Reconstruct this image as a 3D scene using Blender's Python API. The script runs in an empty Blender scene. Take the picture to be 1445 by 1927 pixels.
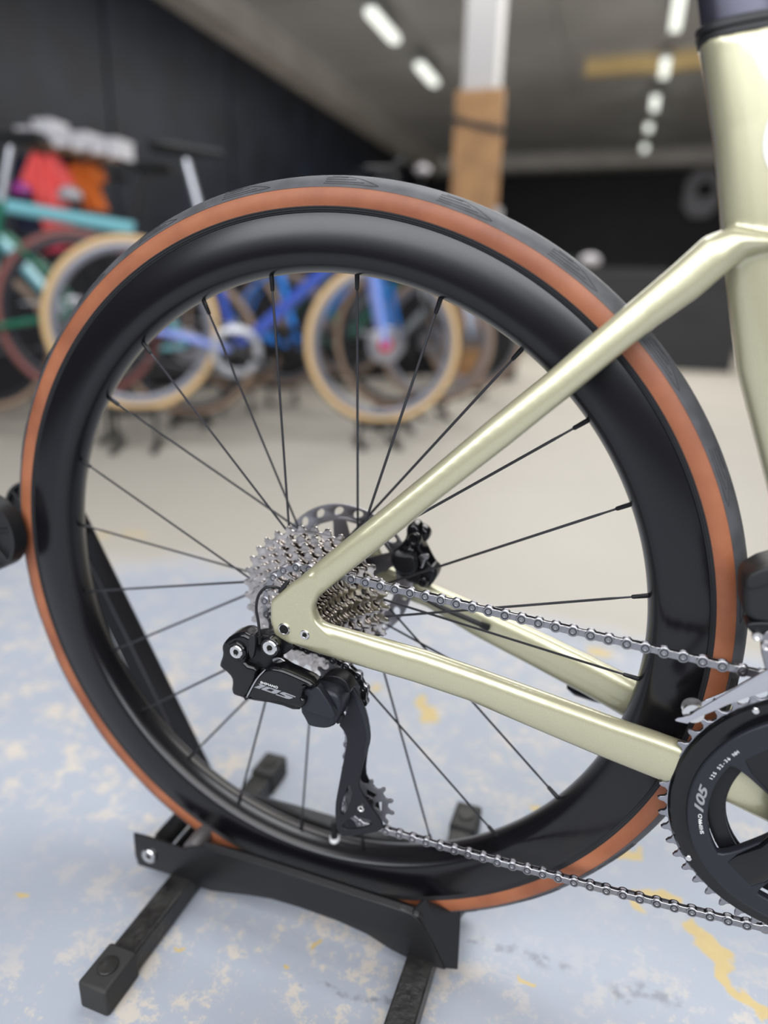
import bpy, bmesh, math, random
from mathutils import Vector, Matrix
random.seed(4)
SC = bpy.context.scene
COL = SC.collection
PI = math.pi
AX = 0.366                      # height of the rear axle above the floor
# ------------------------------------------------------------------ camera
CAM = Vector((0.23274, -0.51947, 0.25370 + AX))
FPX = 1271.5
def cam_rot():
    a, b, c = 0.32828, -0.30098, 0.026015
    Rz = Matrix.Rotation(a, 3, 'Z'); Rx = Matrix.Rotation(b, 3, 'X'); Ry = Matrix.Rotation(-c, 3, 'Y')
    return Rz @ Rx @ Ry
CR = cam_rot()
cd = bpy.data.cameras.new('camera'); cam = bpy.data.objects.new('camera', cd); COL.objects.link(cam)
cam.matrix_world = Matrix.Translation(CAM) @ (CR @ Matrix(((1, 0, 0), (0, 0, -1), (0, 1, 0)))).to_4x4()
cd.sensor_fit = 'VERTICAL'; cd.sensor_height = 36.0; cd.sensor_width = 27.0
cd.lens = FPX / 1927 * 36.0
cd.clip_start = 0.02; cd.clip_end = 100
cd.dof.use_dof = True; cd.dof.focus_distance = 0.53; cd.dof.aperture_fstop = 1.9
SC.camera = cam
# ------------------------------------------------------------------ world, light, exposure
W = bpy.data.worlds.new('world'); SC.world = W; W.use_nodes = True
W.node_tree.nodes['Background'].inputs[0].default_value = (0.80, 0.87, 1.0, 1)
W.node_tree.nodes['Background'].inputs[1].default_value = 0.6
def area(name, loc, size, power, rot=(0, 0, 0), col=(1, 1, 1)):
    l = bpy.data.lights.new(name, 'AREA'); l.shape = 'RECTANGLE'; l.size = size[0]; l.size_y = size[1]
    l.energy = power; l.color = col
    o = bpy.data.objects.new(name, l); COL.objects.link(o); o.location = loc; o.rotation_euler = rot
    return o
area('skylight_front', (0.6, -2.6, 3.5), (4.2, 2.2), 115, col=(1.0, 0.98, 0.95))
area('skylight_middle', (0.2, 1.2, 3.5), (2.4, 1.6), 85, col=(0.95, 0.98, 1.0))
area('window_daylight', (1.0, -4.35, 2.70), (9.0, 1.5), 300, rot=(PI / 2, 0, 0), col=(0.93, 0.96, 1.0))
area('skylight_back', (0.0, 7.0, 3.3), (5.0, 6.0), 330, col=(1.0, 0.98, 0.95))
SC.view_settings.view_transform = 'Standard'; SC.view_settings.look = 'None'
SC.view_settings.gamma = 1.0; SC.view_settings.use_curve_mapping = False
SC.view_settings.exposure = 0.10
SC.cycles.use_denoising = True
SC.cycles.max_bounces = 8

# ------------------------------------------------------------------ helpers
def ray(px, py):
    return CR @ Vector(((px - 722.5) / FPX, 1.0, -(py - 963.5) / FPX))
def Y(px, py, y):               # point of the plane y = const seen at a pixel of the frame
    d = ray(px, py); return CAM + d * ((y - CAM.y) / d.y)
def Z(px, py, z):
    d = ray(px, py); return CAM + d * ((z - CAM.z) / d.z)
def D(px, py, dist): return CAM + ray(px, py) * dist
def XZ(pts, y): return [(Y(a, b, y).x, Y(a, b, y).z) for a, b in pts]

MATS = {}
def mat(name, col, rough=0.5, metal=0.0, coat=0.0, coatr=0.05, emis=None, estr=0.0, bump=None, bstr=0.1, bdist=0.0005, vary=0.0, vscale=300.0, trans=0.0, rvar=0.0):
    if name in MATS: return MATS[name]
    m = bpy.data.materials.new(name); m.use_nodes = True; MATS[name] = m
    nt = m.node_tree; b = nt.nodes['Principled BSDF']
    b.inputs['Base Color'].default_value = (*col, 1); b.inputs['Roughness'].default_value = rough
    b.inputs['Metallic'].default_value = metal; b.inputs['Coat Weight'].default_value = coat; b.inputs['Coat Roughness'].default_value = coatr
    b.inputs['Transmission Weight'].default_value = trans
    if max(col) < .03 and coat == 0: b.inputs['Specular IOR Level'].default_value = 0.34
    if emis: b.inputs['Emission Color'].default_value = (*emis, 1); b.inputs['Emission Strength'].default_value = estr
    tc = nt.nodes.new('ShaderNodeTexCoord')
    if vary or rvar:
        n = nt.nodes.new('ShaderNodeTexNoise'); n.inputs['Scale'].default_value = vscale; n.inputs['Detail'].default_value = 3
        nt.links.new(tc.outputs['Object'], n.inputs['Vector'])
        if vary:
            r = nt.nodes.new('ShaderNodeValToRGB')
            r.color_ramp.elements[0].position = 0.3; r.color_ramp.elements[1].position = 0.7
            r.color_ramp.elements[0].color = (*[max(0, c * (1 - vary)) for c in col], 1)
            r.color_ramp.elements[1].color = (*[min(1, c * (1 + vary)) for c in col], 1)
            nt.links.new(n.outputs['Fac'], r.inputs['Fac']); nt.links.new(r.outputs['Color'], b.inputs['Base Color'])
        if rvar:
            mr = nt.nodes.new('ShaderNodeMapRange'); mr.inputs['To Min'].default_value = max(0.02, rough - rvar); mr.inputs['To Max'].default_value = rough + rvar
            nt.links.new(n.outputs['Fac'], mr.inputs['Value']); nt.links.new(mr.outputs['Result'], b.inputs['Roughness'])
    if bump:
        n2 = nt.nodes.new('ShaderNodeTexNoise'); n2.inputs['Scale'].default_value = bump; n2.inputs['Detail'].default_value = 4
        nt.links.new(tc.outputs['Object'], n2.inputs['Vector'])
        bp = nt.nodes.new('ShaderNodeBump'); bp.inputs['Strength'].default_value = bstr; bp.inputs['Distance'].default_value = bdist
        nt.links.new(n2.outputs['Fac'], bp.inputs['Height']); nt.links.new(bp.outputs['Normal'], b.inputs['Normal'])
    return m

OFF = {}
def tag(o, label=None, cat=None, group=None, kind=None):
    if label: o['label'] = label
    if cat: o['category'] = cat
    if group: o['group'] = group
    if kind: o['kind'] = kind
    return o
def empty(name, loc=(0, 0, 0), label=None, cat=None, group=None):
    o = bpy.data.objects.new(name, None); COL.objects.link(o); o.location = loc; o.empty_display_size = 0.05
    OFF[o.name] = Vector(loc); return tag(o, label, cat, group)
def place(o, parent):
    COL.objects.link(o)
    if parent is not None:
        o.parent = parent; o.location = -OFF.get(parent.name, Vector((0, 0, 0)))
    OFF[o.name] = Vector((0, 0, 0))
    return o
def finish(me, ang=35):
    me.polygons.foreach_set('use_smooth', [True] * len(me.polygons))
    me.set_sharp_from_angle(angle=math.radians(ang)); me.update()
def mk(name, verts, faces, m, parent=None, ang=35):
    me = bpy.data.meshes.new(name); me.from_pydata([tuple(v) for v in verts], [], faces); me.validate()
    bm = bmesh.new(); bm.from_mesh(me); bmesh.ops.recalc_face_normals(bm, faces=bm.faces); bm.to_mesh(me); bm.free()
    me.materials.append(m); finish(me, ang)
    return place(bpy.data.objects.new(name, me), parent)
class MB:
    def __init__(s): s.v = []; s.f = []
    def add(s, v, f):
        n = len(s.v); s.v += [tuple(p) for p in v]; s.f += [tuple(i + n for i in q) for q in f]; return s
    def box(s, a, b):
        x0, y0, z0 = a; x1, y1, z1 = b
        return s.add([(x0, y0, z0), (x1, y0, z0), (x1, y1, z0), (x0, y1, z0), (x0, y0, z1), (x1, y0, z1), (x1, y1, z1), (x0, y1, z1)],
                     [(0, 3, 2, 1), (4, 5, 6, 7), (0, 1, 5, 4), (1, 2, 6, 5), (2, 3, 7, 6), (3, 0, 4, 7)])
    def tube(s, pts, r, n=12, cap=True):
        pts = [Vector(p) for p in pts]; rr = r if isinstance(r, (list, tuple)) else [r] * len(pts)
        up = None; V = []; F = []
        for i, p in enumerate(pts):
            t = (pts[min(i + 1, len(pts) - 1)] - pts[max(i - 1, 0)]).normalized()
            if up is None: up = t.orthogonal().normalized()
            up = (up - t * up.dot(t)).normalized(); w = t.cross(up)
            for k in range(n):
                a = 2 * PI * k / n; V.append(p + (up * math.cos(a) + w * math.sin(a)) * rr[i])
        for i in range(len(pts) - 1):
            for k in range(n):
                F.append((i * n + k, i * n + (k + 1) % n, (i + 1) * n + (k + 1) % n, (i + 1) * n + k))
        if cap: F.append(tuple(range(n - 1, -1, -1))); F.append(tuple(range((len(pts) - 1) * n, len(pts) * n)))
        return s.add(V, F)
    def revolve(s, prof, c, n=64, closed=True, a0=0.0, a1=2 * PI):
        # prof: (r, y) about the axis parallel to y through c
        V = []; F = []; full = abs(a1 - a0 - 2 * PI) < 1e-6; m = len(prof); N = n if full else n + 1
        for i in range(N):
            a = a0 + (a1 - a0) * i / n
            for r, y in prof: V.append((c[0] + r * math.cos(a), c[1] + y, c[2] + r * math.sin(a)))
        for i in range(n):
            j = (i + 1) % N
            for k in range(m if closed else m - 1):
                l = (k + 1) % m; F.append((i * m + k, i * m + l, j * m + l, j * m + k))
        return s.add(V, F)
    def loft(s, secs, n=24, e=2.3):
        # secs: (center, up_vector(half height), side_vector(half width))
        V = []; F = []
        for c, u, w in secs:
            for k in range(n):
                a = 2 * PI * k / n; ca, sa = math.cos(a), math.sin(a)
                V.append(Vector(c) + Vector(u) * (math.copysign(abs(sa) ** (2 / e), sa)) + Vector(w) * (math.copysign(abs(ca) ** (2 / e), ca)))
        for i in range(len(secs) - 1):
            for k in range(n): F.append((i * n + k, i * n + (k + 1) % n, (i + 1) * n + (k + 1) % n, (i + 1) * n + k))
        F.append(tuple(range(n - 1, -1, -1))); F.append(tuple(range((len(secs) - 1) * n, len(secs) * n)))
        return s.add(V, F)
    def build(s, name, m, parent=None, ang=35): return mk(name, s.v, s.f, m, parent, ang)
def eval_mesh(o):
    COL.objects.link(o); bpy.context.view_layer.update()
    dg = bpy.context.evaluated_depsgraph_get(); me = bpy.data.meshes.new_from_object(o.evaluated_get(dg))
    COL.objects.unlink(o); return me
def plate_mesh(loops, yc, thick, bevel=0.0006, res=2):
    cu = bpy.data.curves.new('c', 'CURVE'); cu.dimensions = '2D'; cu.fill_mode = 'BOTH'
    cu.bevel_depth = bevel; cu.bevel_resolution = res; cu.extrude = max(1e-5, thick / 2 - bevel); cu.offset = -bevel
    for lp in loops:
        sp = cu.splines.new('POLY'); sp.points.add(len(lp) - 1)
        for i, (x, z) in enumerate(lp): sp.points[i].co = (x, z, 0, 1)
        sp.use_cyclic_u = True
    o = bpy.data.objects.new('c', cu); me = eval_mesh(o); bpy.data.objects.remove(o); bpy.data.curves.remove(cu)
    me.transform(Matrix(((1, 0, 0, 0), (0, 0, -1, yc), (0, 1, 0, 0), (0, 0, 0, 1))))
    bm = bmesh.new(); bm.from_mesh(me); bmesh.ops.remove_doubles(bm, verts=bm.verts, dist=1e-6); bm.to_mesh(me); bm.free()
    return me
def plate(name, loops, yfront, thick, m, parent=None, bevel=0.0006, res=2, ang=30):
    if not isinstance(loops[0][0], (list, tuple)): loops = [loops]
    me = plate_mesh(loops, yfront + thick / 2, thick, bevel, res)
    me.materials.clear(); me.materials.append(m); finish(me, ang); me.name = name
    return place(bpy.data.objects.new(name, me), parent)
def smooth_loop(pts, it=2):
    for _ in range(it):
        q = []
        for i in range(len(pts)):
            a = pts[i]; b = pts[(i + 1) % len(pts)]
            q.append((a[0] * .75 + b[0] * .25, a[1] * .75 + b[1] * .25)); q.append((a[0] * .25 + b[0] * .75, a[1] * .25 + b[1] * .75))
        pts = q
    return pts
def circ(cx, cz, r, n=32, a0=0.0): return [(cx + r * math.cos(a0 + 2 * PI * i / n), cz + r * math.sin(a0 + 2 * PI * i / n)) for i in range(n)]
def text(name, s, origin, along, height, m, parent, extr=0.00015, shear=0.0, sx=1.0, normal=(0, -1, 0), align='LEFT', bold=0.0):
    fc = bpy.data.curves.new('t', 'FONT'); fc.body = s; fc.size = 1.0; fc.extrude = extr / height; fc.shear = shear; fc.align_x = align; fc.offset = bold
    o = bpy.data.objects.new('t', fc); me = eval_mesh(o); bpy.data.objects.remove(o)
    x = Vector(along).normalized(); n = Vector(normal).normalized(); x = (x - n * x.dot(n)).normalized(); y = n.cross(x)
    M = Matrix(((x.x * sx, y.x, n.x, 0), (x.y * sx, y.y, n.y, 0), (x.z * sx, y.z, n.z, 0), (0, 0, 0, 1)))
    k = height / 0.70
    me.transform(Matrix.Translation(Vector(origin)) @ M @ Matrix.Scale(k, 4))
    me.materials.clear(); me.materials.append(m); me.name = name
    return place(bpy.data.objects.new(name, me), parent)
def bolt(name, c, r, h, m, parent, hexr=0.45, sock=None, n=24):
    # cap bolt seen along +y, its head at c (front face), recessed hexagon
    b = MB(); y0 = 0
    b.revolve([(r * .96, h), (r, h * .9), (r, h * .25), (r * .88, 0.0), (r * (hexr + .12), 0.0), (r * hexr, h * .12), (r * hexr * .95, h * .75), (0.00001, h * .78), (0.00001, h)], c, n)
    return b.build(name, m, parent)
def socket(name, c, r, m, parent):
    b = MB(); b.revolve([(r, 0.0003), (r, -0.00005), (0.00001, -0.00005), (0.00001, 0.0003)], c, 6); return b.build(name, m, parent)

# ------------------------------------------------------------------ materials
M_paint = mat('champagne_green_metallic_paint', (0.455, 0.435, 0.290), rough=0.34, metal=0.50, coat=1.0, coatr=0.03, vary=0.10, vscale=2200)
M_carbon = mat('satin_black_carbon_rim', (0.0045, 0.0042, 0.0055), rough=0.26, coat=0.35, coatr=0.20, bump=60, bstr=0.02, rvar=0.03, vscale=18)
M_carbon.node_tree.nodes['Principled BSDF'].inputs['Specular IOR Level'].default_value = 0.28
M_black = mat('black_anodised', (0.012, 0.012, 0.014), rough=0.30, metal=0.3)
M_spoke = mat('bladed_spoke_grey', (0.045, 0.045, 0.050), rough=0.35, metal=0.6)
M_gloss = mat('gloss_black', (0.0045, 0.0045, 0.0055), rough=0.12)
M_gloss.node_tree.nodes['Principled BSDF'].inputs['Specular IOR Level'].default_value = 0.42
M_satin = mat('satin_blue_black', (0.020, 0.021, 0.028), rough=0.40, metal=0.2, bump=900, bstr=0.05)
M_cage = mat('dark_grey_cage', (0.022, 0.022, 0.027), rough=0.40, metal=0.5, bump=1200, bstr=0.04)
M_rubber = mat('tread_rubber', (0.062, 0.062, 0.068), rough=0.55, bump=700, bstr=0.15, vary=0.25, vscale=60)
M_bead = mat('bead_rubber', (0.018, 0.018, 0.020), rough=0.55)
M_steel = mat('chain_steel', (0.31, 0.305, 0.32), rough=0.24, metal=1.0, vary=0.12, vscale=400, rvar=0.06)
M_nickel = mat('nickel_cassette', (0.50, 0.465, 0.44), rough=0.20, metal=1.0, vary=0.3, vscale=160, rvar=0.08)
M_silver = mat('silver_bolt', (0.70, 0.69, 0.68), rough=0.22, metal=1.0)
M_polish = mat('polished_alloy', (0.55, 0.55, 0.58), rough=0.16, metal=1.0, rvar=0.05, vscale=90)
M_rotor = mat('brushed_rotor_steel', (0.36, 0.35, 0.37), rough=0.30, metal=1.0)
M_hole = mat('dark_recess', (0.004, 0.004, 0.004), rough=0.8)
M_plastic = mat('black_plastic', (0.014, 0.014, 0.015), rough=0.45)
M_white = mat('white_print', (0.75, 0.75, 0.75), rough=0.5)
M_greyprint = mat('grey_print', (0.30, 0.30, 0.32), rough=0.4, metal=0.3)
M_stand = mat('powder_coat_black', (0.011, 0.011, 0.012), rough=0.33, bump=1500, bstr=0.10, bdist=0.0003)
M_foot = mat('worn_foot_tube', (0.020, 0.019, 0.018), rough=0.34, vary=0.6, vscale=45, bump=160, bstr=0.6, bdist=0.0015, rvar=.12)
M_cap = mat('rubber_end_cap', (0.028, 0.027, 0.026), rough=0.6, bump=300, bstr=0.25, bdist=0.0008)

def tan_material():
    m = bpy.data.materials.new('tan_sidewall'); m.use_nodes = True; nt = m.node_tree; b = nt.nodes['Principled BSDF']
    b.inputs['Roughness'].default_value = 0.5
    tc = nt.nodes.new('ShaderNodeTexCoord'); L = nt.links.new
    n = nt.nodes.new('ShaderNodeTexNoise'); n.inputs['Scale'].default_value = 22; n.inputs['Detail'].default_value = 6; L(tc.outputs['Object'], n.inputs['Vector'])
    r = nt.nodes.new('ShaderNodeValToRGB'); L(n.outputs['Fac'], r.inputs['Fac'])
    r.color_ramp.elements[0].position = .35; r.color_ramp.elements[1].position = .68
    r.color_ramp.elements[0].color = (0.24, 0.072, 0.029, 1); r.color_ramp.elements[1].color = (0.36, 0.124, 0.054, 1)
    uv = nt.nodes.new('ShaderNodeUVMap'); uv.uv_map = 'weave'
    w = nt.nodes.new('ShaderNodeTexWave'); w.wave_type = 'BANDS'; w.bands_direction = 'DIAGONAL'; w.inputs['Scale'].default_value = 0.5; w.inputs['Distortion'].default_value = 2.5
    w.inputs['Detail Scale'].default_value = 3.0
    L(uv.outputs['UV'], w.inputs['Vector'])
    mx = nt.nodes.new('ShaderNodeMixRGB'); mx.blend_type = 'MULTIPLY'; mx.inputs['Fac'].default_value = 0.22
    L(r.outputs['Color'], mx.inputs['Color1']); L(w.outputs['Color'], mx.inputs['Color2']); L(mx.outputs['Color'], b.inputs['Base Color'])
    bp = nt.nodes.new('ShaderNodeBump'); bp.inputs['Strength'].default_value = 0.15; bp.inputs['Distance'].default_value = 0.0003
    L(w.outputs['Fac'], bp.inputs['Height']); L(bp.outputs['Normal'], b.inputs['Normal'])
    return m
M_tan = tan_material()

# ================================================================== structure
def floor_material():
    m = bpy.data.materials.new('painted_concrete'); m.use_nodes = True; nt = m.node_tree; b = nt.nodes['Principled BSDF']; L = nt.links.new
    N = nt.nodes.new
    tc = N('ShaderNodeTexCoord'); P = tc.outputs['Object']
    def noise(scale, det=6, rough=.55, vec=P, dist=0.0):
        n = N('ShaderNodeTexNoise'); n.inputs['Scale'].default_value = scale; n.inputs['Detail'].default_value = det; n.inputs['Roughness'].default_value = rough
        n.inputs['Distortion'].default_value = dist; L(vec, n.inputs['Vector']); return n.outputs['Fac']
    def mth(op, a, b_=None, clamp=False):
        n = N('ShaderNodeMath'); n.operation = op; n.use_clamp = clamp
        for i, v in enumerate((a, b_)):
            if v is None: continue
            if isinstance(v, (int, float)): n.inputs[i].default_value = v
            else: L(v, n.inputs[i])
        return n.outputs[0]
    def step(v, lo, hi):
        n = N('ShaderNodeMapRange'); n.interpolation_type = 'SMOOTHSTEP'; n.inputs['From Min'].default_value = lo; n.inputs['From Max'].default_value = hi; L(v, n.inputs['Value']); return n.outputs['Result']
    def mix(f, a, c):
        n = N('ShaderNodeMixRGB')
        for i, v in ((0, f), (1, a), (2, c)):
            if isinstance(v, tuple): n.inputs[i].default_value = (*v, 1)
            elif isinstance(v, (int, float)): n.inputs[i].default_value = v
            else: L(v, n.inputs[i])
        return n.outputs[0]
    sep = N('ShaderNodeSeparateXYZ'); L(P, sep.inputs[0])
    paint = mix(noise(2.2), (0.31, 0.340, 0.400), (0.385, 0.410, 0.465))
    bare = mix(noise(1.1), (0.35, 0.322, 0.275), (0.43, 0.400, 0.345))
    bare = mix(mth('MULTIPLY', step(noise(6.0), .55, .8), .35), bare, (0.33, 0.32, 0.28))
    # edge of the paint (wandering line across the shop)
    edge = mth('ADD', sep.outputs['Y'], mth('MULTIPLY', mth('SUBTRACT', noise(2.5, 3), .5), .35))
    onpaint = mth('SUBTRACT', 1.0, step(edge, .70, .84))
    worn = step(noise(20.0, 15, .84), .515, .550); big = step(noise(2.2, 3), .36, .60)
    worn = mth('MULTIPLY', worn, mth('ADD', mth('MULTIPLY', big, .85), .12))
    scr = N('ShaderNodeMapping'); scr.inputs['Scale'].default_value = (5, 90, 1); scr.inputs['Rotation'].default_value = (0, 0, .7); L(P, scr.inputs['Vector'])
    worn = mth('MAXIMUM', worn, mth('MULTIPLY', step(noise(1.0, 2, .5, scr.outputs[0]), .70, .76), .55))
    c = mix(mth('MULTIPLY', onpaint, mth('SUBTRACT', 1.0, worn)), mix(onpaint, bare, (0.54, 0.485, 0.425)), paint)
    # yellow glue spills: strokes and spots
    wob = N('ShaderNodeVectorMath'); wob.operation = 'ADD'; nn = N('ShaderNodeTexNoise'); nn.inputs['Scale'].default_value = 26; nn.inputs['Detail'].default_value = 4; L(P, nn.inputs['Vector'])
    sc_ = N('ShaderNodeVectorMath'); sc_.operation = 'MULTIPLY_ADD'; sc_.inputs[1].default_value = (.05, .05, 0); sc_.inputs[2].default_value = (-.025, -.025, 0); L(nn.outputs['Color'], sc_.inputs[0])
    L(P, wob.inputs[0]); L(sc_.outputs[0], wob.inputs[1]); PW = wob.outputs[0]
    strokes = [((1440, 1915), (1380, 1850), .006), ((1380, 1850), (1330, 1775), .007), ((1330, 1775), (1288, 1735), .010), ((1310, 1765), (1345, 1790), .010), ((1290, 1700), (1212, 1690), .004),
               ((1200, 1690), (1215, 1715), .006), ((790, 1315), (812, 1355), .010), ((700, 1300), (720, 1290), .007), ((255, 1390), (300, 1385), .006), ((240, 1003), (270, 1006), .012),
               ((180, 1010), (200, 1006), .010), ((960, 1180), (975, 1184), .010), ((1165, 1600), (1200, 1602), .007), ((1118, 1225), (1140, 1235), .012), ((1008, 1522), (1022, 1530), .006),
               ((585, 1780), (598, 1775), .003), ((533, 1811), (540, 1817), .0025), ((983, 1836), (1005, 1848), .0025), ((345, 1787), (355, 1788), .003), ((30, 1690), (45, 1690), .003)]
    yel = None
    for a, q, w in strokes:
        A = Z(a[0], a[1], 0); Q = Z(q[0], q[1], 0); d = Q - A; l2 = d.length_squared
        s1 = N('ShaderNodeVectorMath'); s1.operation = 'SUBTRACT'; L(PW, s1.inputs[0]); s1.inputs[1].default_value = A
        dt = N('ShaderNodeVectorMath'); dt.operation = 'DOT_PRODUCT'; L(s1.outputs[0], dt.inputs[0]); dt.inputs[1].default_value = d / l2
        t = mth('MULTIPLY', dt.outputs['Value'], 1.0, True)
        pr = N('ShaderNodeVectorMath'); pr.operation = 'SCALE'; pr.inputs[0].default_value = d; L(t, pr.inputs['Scale'])
        df = N('ShaderNodeVectorMath'); df.operation = 'DISTANCE'; L(s1.outputs[0], df.inputs[0]); L(pr.outputs[0], df.inputs[1])
        v = step(mth('DIVIDE', df.outputs['Value'], w), 1.25, .75)
        yel = v if yel is None else mth('MAXIMUM', yel, v)
    yel = mth('MAXIMUM', yel, mth('MULTIPLY', step(noise(14.0, 2), .765, .785), .7))
    c = mix(mth('MULTIPLY', yel, .8), c, mix(noise(60), (0.50, 0.34, 0.08), (0.62, 0.46, 0.16)))
    c = mix(mth('MULTIPLY', step(noise(45, 8, .7), .62, .72), .25), c, (0.26, 0.27, 0.29))
    sc = None  # dark scuffs; the broad last stroke paints a grey shadow into the floor
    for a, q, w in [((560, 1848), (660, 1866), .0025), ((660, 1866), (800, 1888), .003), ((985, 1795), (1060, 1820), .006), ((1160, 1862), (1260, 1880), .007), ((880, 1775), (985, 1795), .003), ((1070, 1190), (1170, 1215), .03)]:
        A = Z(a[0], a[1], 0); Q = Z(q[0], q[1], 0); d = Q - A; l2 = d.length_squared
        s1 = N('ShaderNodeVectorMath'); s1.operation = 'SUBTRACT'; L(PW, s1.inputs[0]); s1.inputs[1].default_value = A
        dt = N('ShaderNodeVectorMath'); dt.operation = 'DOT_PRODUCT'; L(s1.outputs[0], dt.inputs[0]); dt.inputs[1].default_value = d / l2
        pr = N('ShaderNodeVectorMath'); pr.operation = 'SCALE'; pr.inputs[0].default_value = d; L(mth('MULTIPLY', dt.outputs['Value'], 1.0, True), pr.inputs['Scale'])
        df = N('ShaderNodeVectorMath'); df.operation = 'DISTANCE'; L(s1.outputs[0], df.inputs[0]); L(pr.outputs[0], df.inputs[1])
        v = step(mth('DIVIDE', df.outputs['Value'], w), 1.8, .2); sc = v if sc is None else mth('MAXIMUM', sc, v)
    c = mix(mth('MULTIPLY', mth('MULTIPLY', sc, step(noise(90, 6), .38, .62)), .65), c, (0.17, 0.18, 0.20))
    L(c, b.inputs['Base Color']); b.inputs['Roughness'].default_value = 0.5
    bp = N('ShaderNodeBump'); bp.inputs['Strength'].default_value = .15; bp.inputs['Distance'].default_value = .002; L(noise(70, 6), bp.inputs['Height']); L(bp.outputs[0], b.inputs['Normal'])
    return m
XL, XR, Y0, Y1, HC = -4.3, 7.0, -4.5, 15.5, 3.6
fl = MB().box((XL, Y0, -0.1), (XR, Y1, 0)).build('floor', floor_material()); tag(fl, 'blue-grey painted concrete floor worn to beige', kind='structure')
M_wall = mat('black_painted_wall', (0.011, 0.014, 0.024), rough=0.48, vary=0.5, vscale=2.5, bump=14, bstr=.2, bdist=.01)
M_wall2 = mat('black_end_wall', (0.008, 0.008, 0.011), rough=0.6, vary=0.3, vscale=2.0)
M_ceil = mat('grey_ceiling_board', (0.50, 0.50, 0.51), rough=0.7, vary=0.12, vscale=0.8)
M_beam = mat('grey_soffit', (0.60, 0.57, 0.53), rough=0.7, vary=0.1, vscale=2)
def struct(mb, name, m, label): return tag(mb.build(name, m), label, kind='structure')
wl = struct(MB().box((XL - .1, Y0, 0), (XL, Y1, HC)), 'wall_left', M_wall, 'black painted side wall of the shop')
for i in range(9):     # boarding of the left wall: recessed seams between tall panels
    y = -2.0 + 2.0 * i
    p = MB().box((XL, y - .98, 0.1), (XL + .02, y + .98, HC - .45)).build('panel', M_wall, wl)
we = struct(MB().box((XL, Y1, 0), (XR, Y1 + .1, HC)), 'wall_back', M_wall2, 'black end wall of the shop')
for i in range(12):
    x = XL + .5 + .95 * i
    MB().box((x - .46, Y1 - .02, 0), (x + .46, Y1, HC - .3)).build('panel', M_wall2, we)
struct(MB().box((XL, Y0 - .1, 0), (XR, Y0, 1.45)).box((XL, Y0 - .1, 3.4), (XR, Y0, HC)).box((XL, Y0 - .1, 1.45), (-3.7, Y0, 3.4)).box((5.7, Y0 - .1, 1.45), (XR, Y0, 3.4)), 'wall_front', M_wall2, 'dark front wall below a long high window')
wf = struct(MB().box((-3.7, Y0 - .06, 1.45), (5.7, Y0 - .02, 1.50)).box((-3.7, Y0 - .06, 3.35), (5.7, Y0 - .02, 3.40)), 'window_1', M_wall2, 'long high window of the shop front')
for i in range(6): MB().box((-3.72 + 1.88 * i, Y0 - .06, 1.50), (-3.68 + 1.88 * i, Y0 - .02, 3.35)).build('mullion', M_wall2, wf)
struct(MB().box((XR, Y0, 0), (XR + .1, Y1, HC)), 'wall_right', M_wall2, 'black side wall opposite')
ce = struct(MB().box((XL, Y0, HC), (XR, Y1, HC + .1)), 'ceiling', M_ceil, 'grey boarded ceiling')
for i in range(7):
    for j in range(9):
        x = XL + .25 + 1.6 * i; y = -3.9 + 2.15 * j
        if x + 1.55 > XR: continue
        MB().box((x + .03, y + .03, HC - .025), (x + 1.55, y + 2.1, HC)).build('ceiling_panel', M_ceil, ce)
struct(MB().box((XL, Y0, HC - .32), (XL + .34, Y1, HC)), 'trim_1', M_beam, 'pale soffit along the top of the side wall')
struct(MB().box((XL, Y1 - .6, HC - .30), (XR, Y1 - .1, HC)), 'trim_2', M_beam, 'brownish soffit along the top of the end wall')

# ceiling light rows
M_lamp = mat('lamp_diffuser', (0.9, 0.9, 0.88), emis=(0.95, 1.0, 0.90), estr=1.15)
M_lampb = mat('lamp_body', (0.5, 0.5, 0.5), rough=.5)
def ceiling_light(x, y, label, group=None, ln=.9):
    t = empty('ceiling_light', (x, y, 3.36), label, 'light', group)
    MB().box((x - .06, y - ln / 2 - .01, 3.42), (x + .06, y + ln / 2 + .01, 3.47)).build('lamp_body', M_lampb, t)
    MB().box((x - .05, y - ln / 2, 3.36), (x + .05, y + ln / 2, 3.42)).build('diffuser', M_lamp, t)
    for s in (-.2, .2): MB().tube([(x, y + s, 3.47), (x, y + s, HC - .02)], .006, 6).build('hanger', M_lampb, t)
    return t
ORD = ['nearest', 'second', 'third', 'fourth', 'farthest']
for k, (xa, ya, xb, yb) in enumerate(((1283, -20, 1268, 60), (1255, 120, 1245, 148), (1234, 189, 1229, 210), (1221, 241, 1219, 249), (1213, 279, 1212, 286))):
    lb = 'white strip light in the right-hand row, nearest and cut by the top edge' if k == 0 else 'white strip light in the right-hand row, %s counting back' % ['', 'second', 'third', 'fourth', 'fifth and farthest'][k]
    p = Z(xa, ya, 3.36); q = Z(xb, yb, 3.36); ceiling_light((p.x + q.x) / 2, (p.y + q.y) / 2, lb, 'strip lights in the right-hand row', abs(q.y - p.y))
for k, (xa, ya, xb, yb) in enumerate(((693, 28, 747, 82), (786, 128, 820, 162))):
    p = Z(xa, ya, 3.36); q = Z(xb, yb, 3.36); ceiling_light((p.x + q.x) / 2, (p.y + q.y) / 2, 'white strip light in the left-hand row, %s' % ['the nearer one', 'the farther one, close to the column'][k], 'strip lights in the left-hand row', abs(q.y - p.y))

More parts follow.
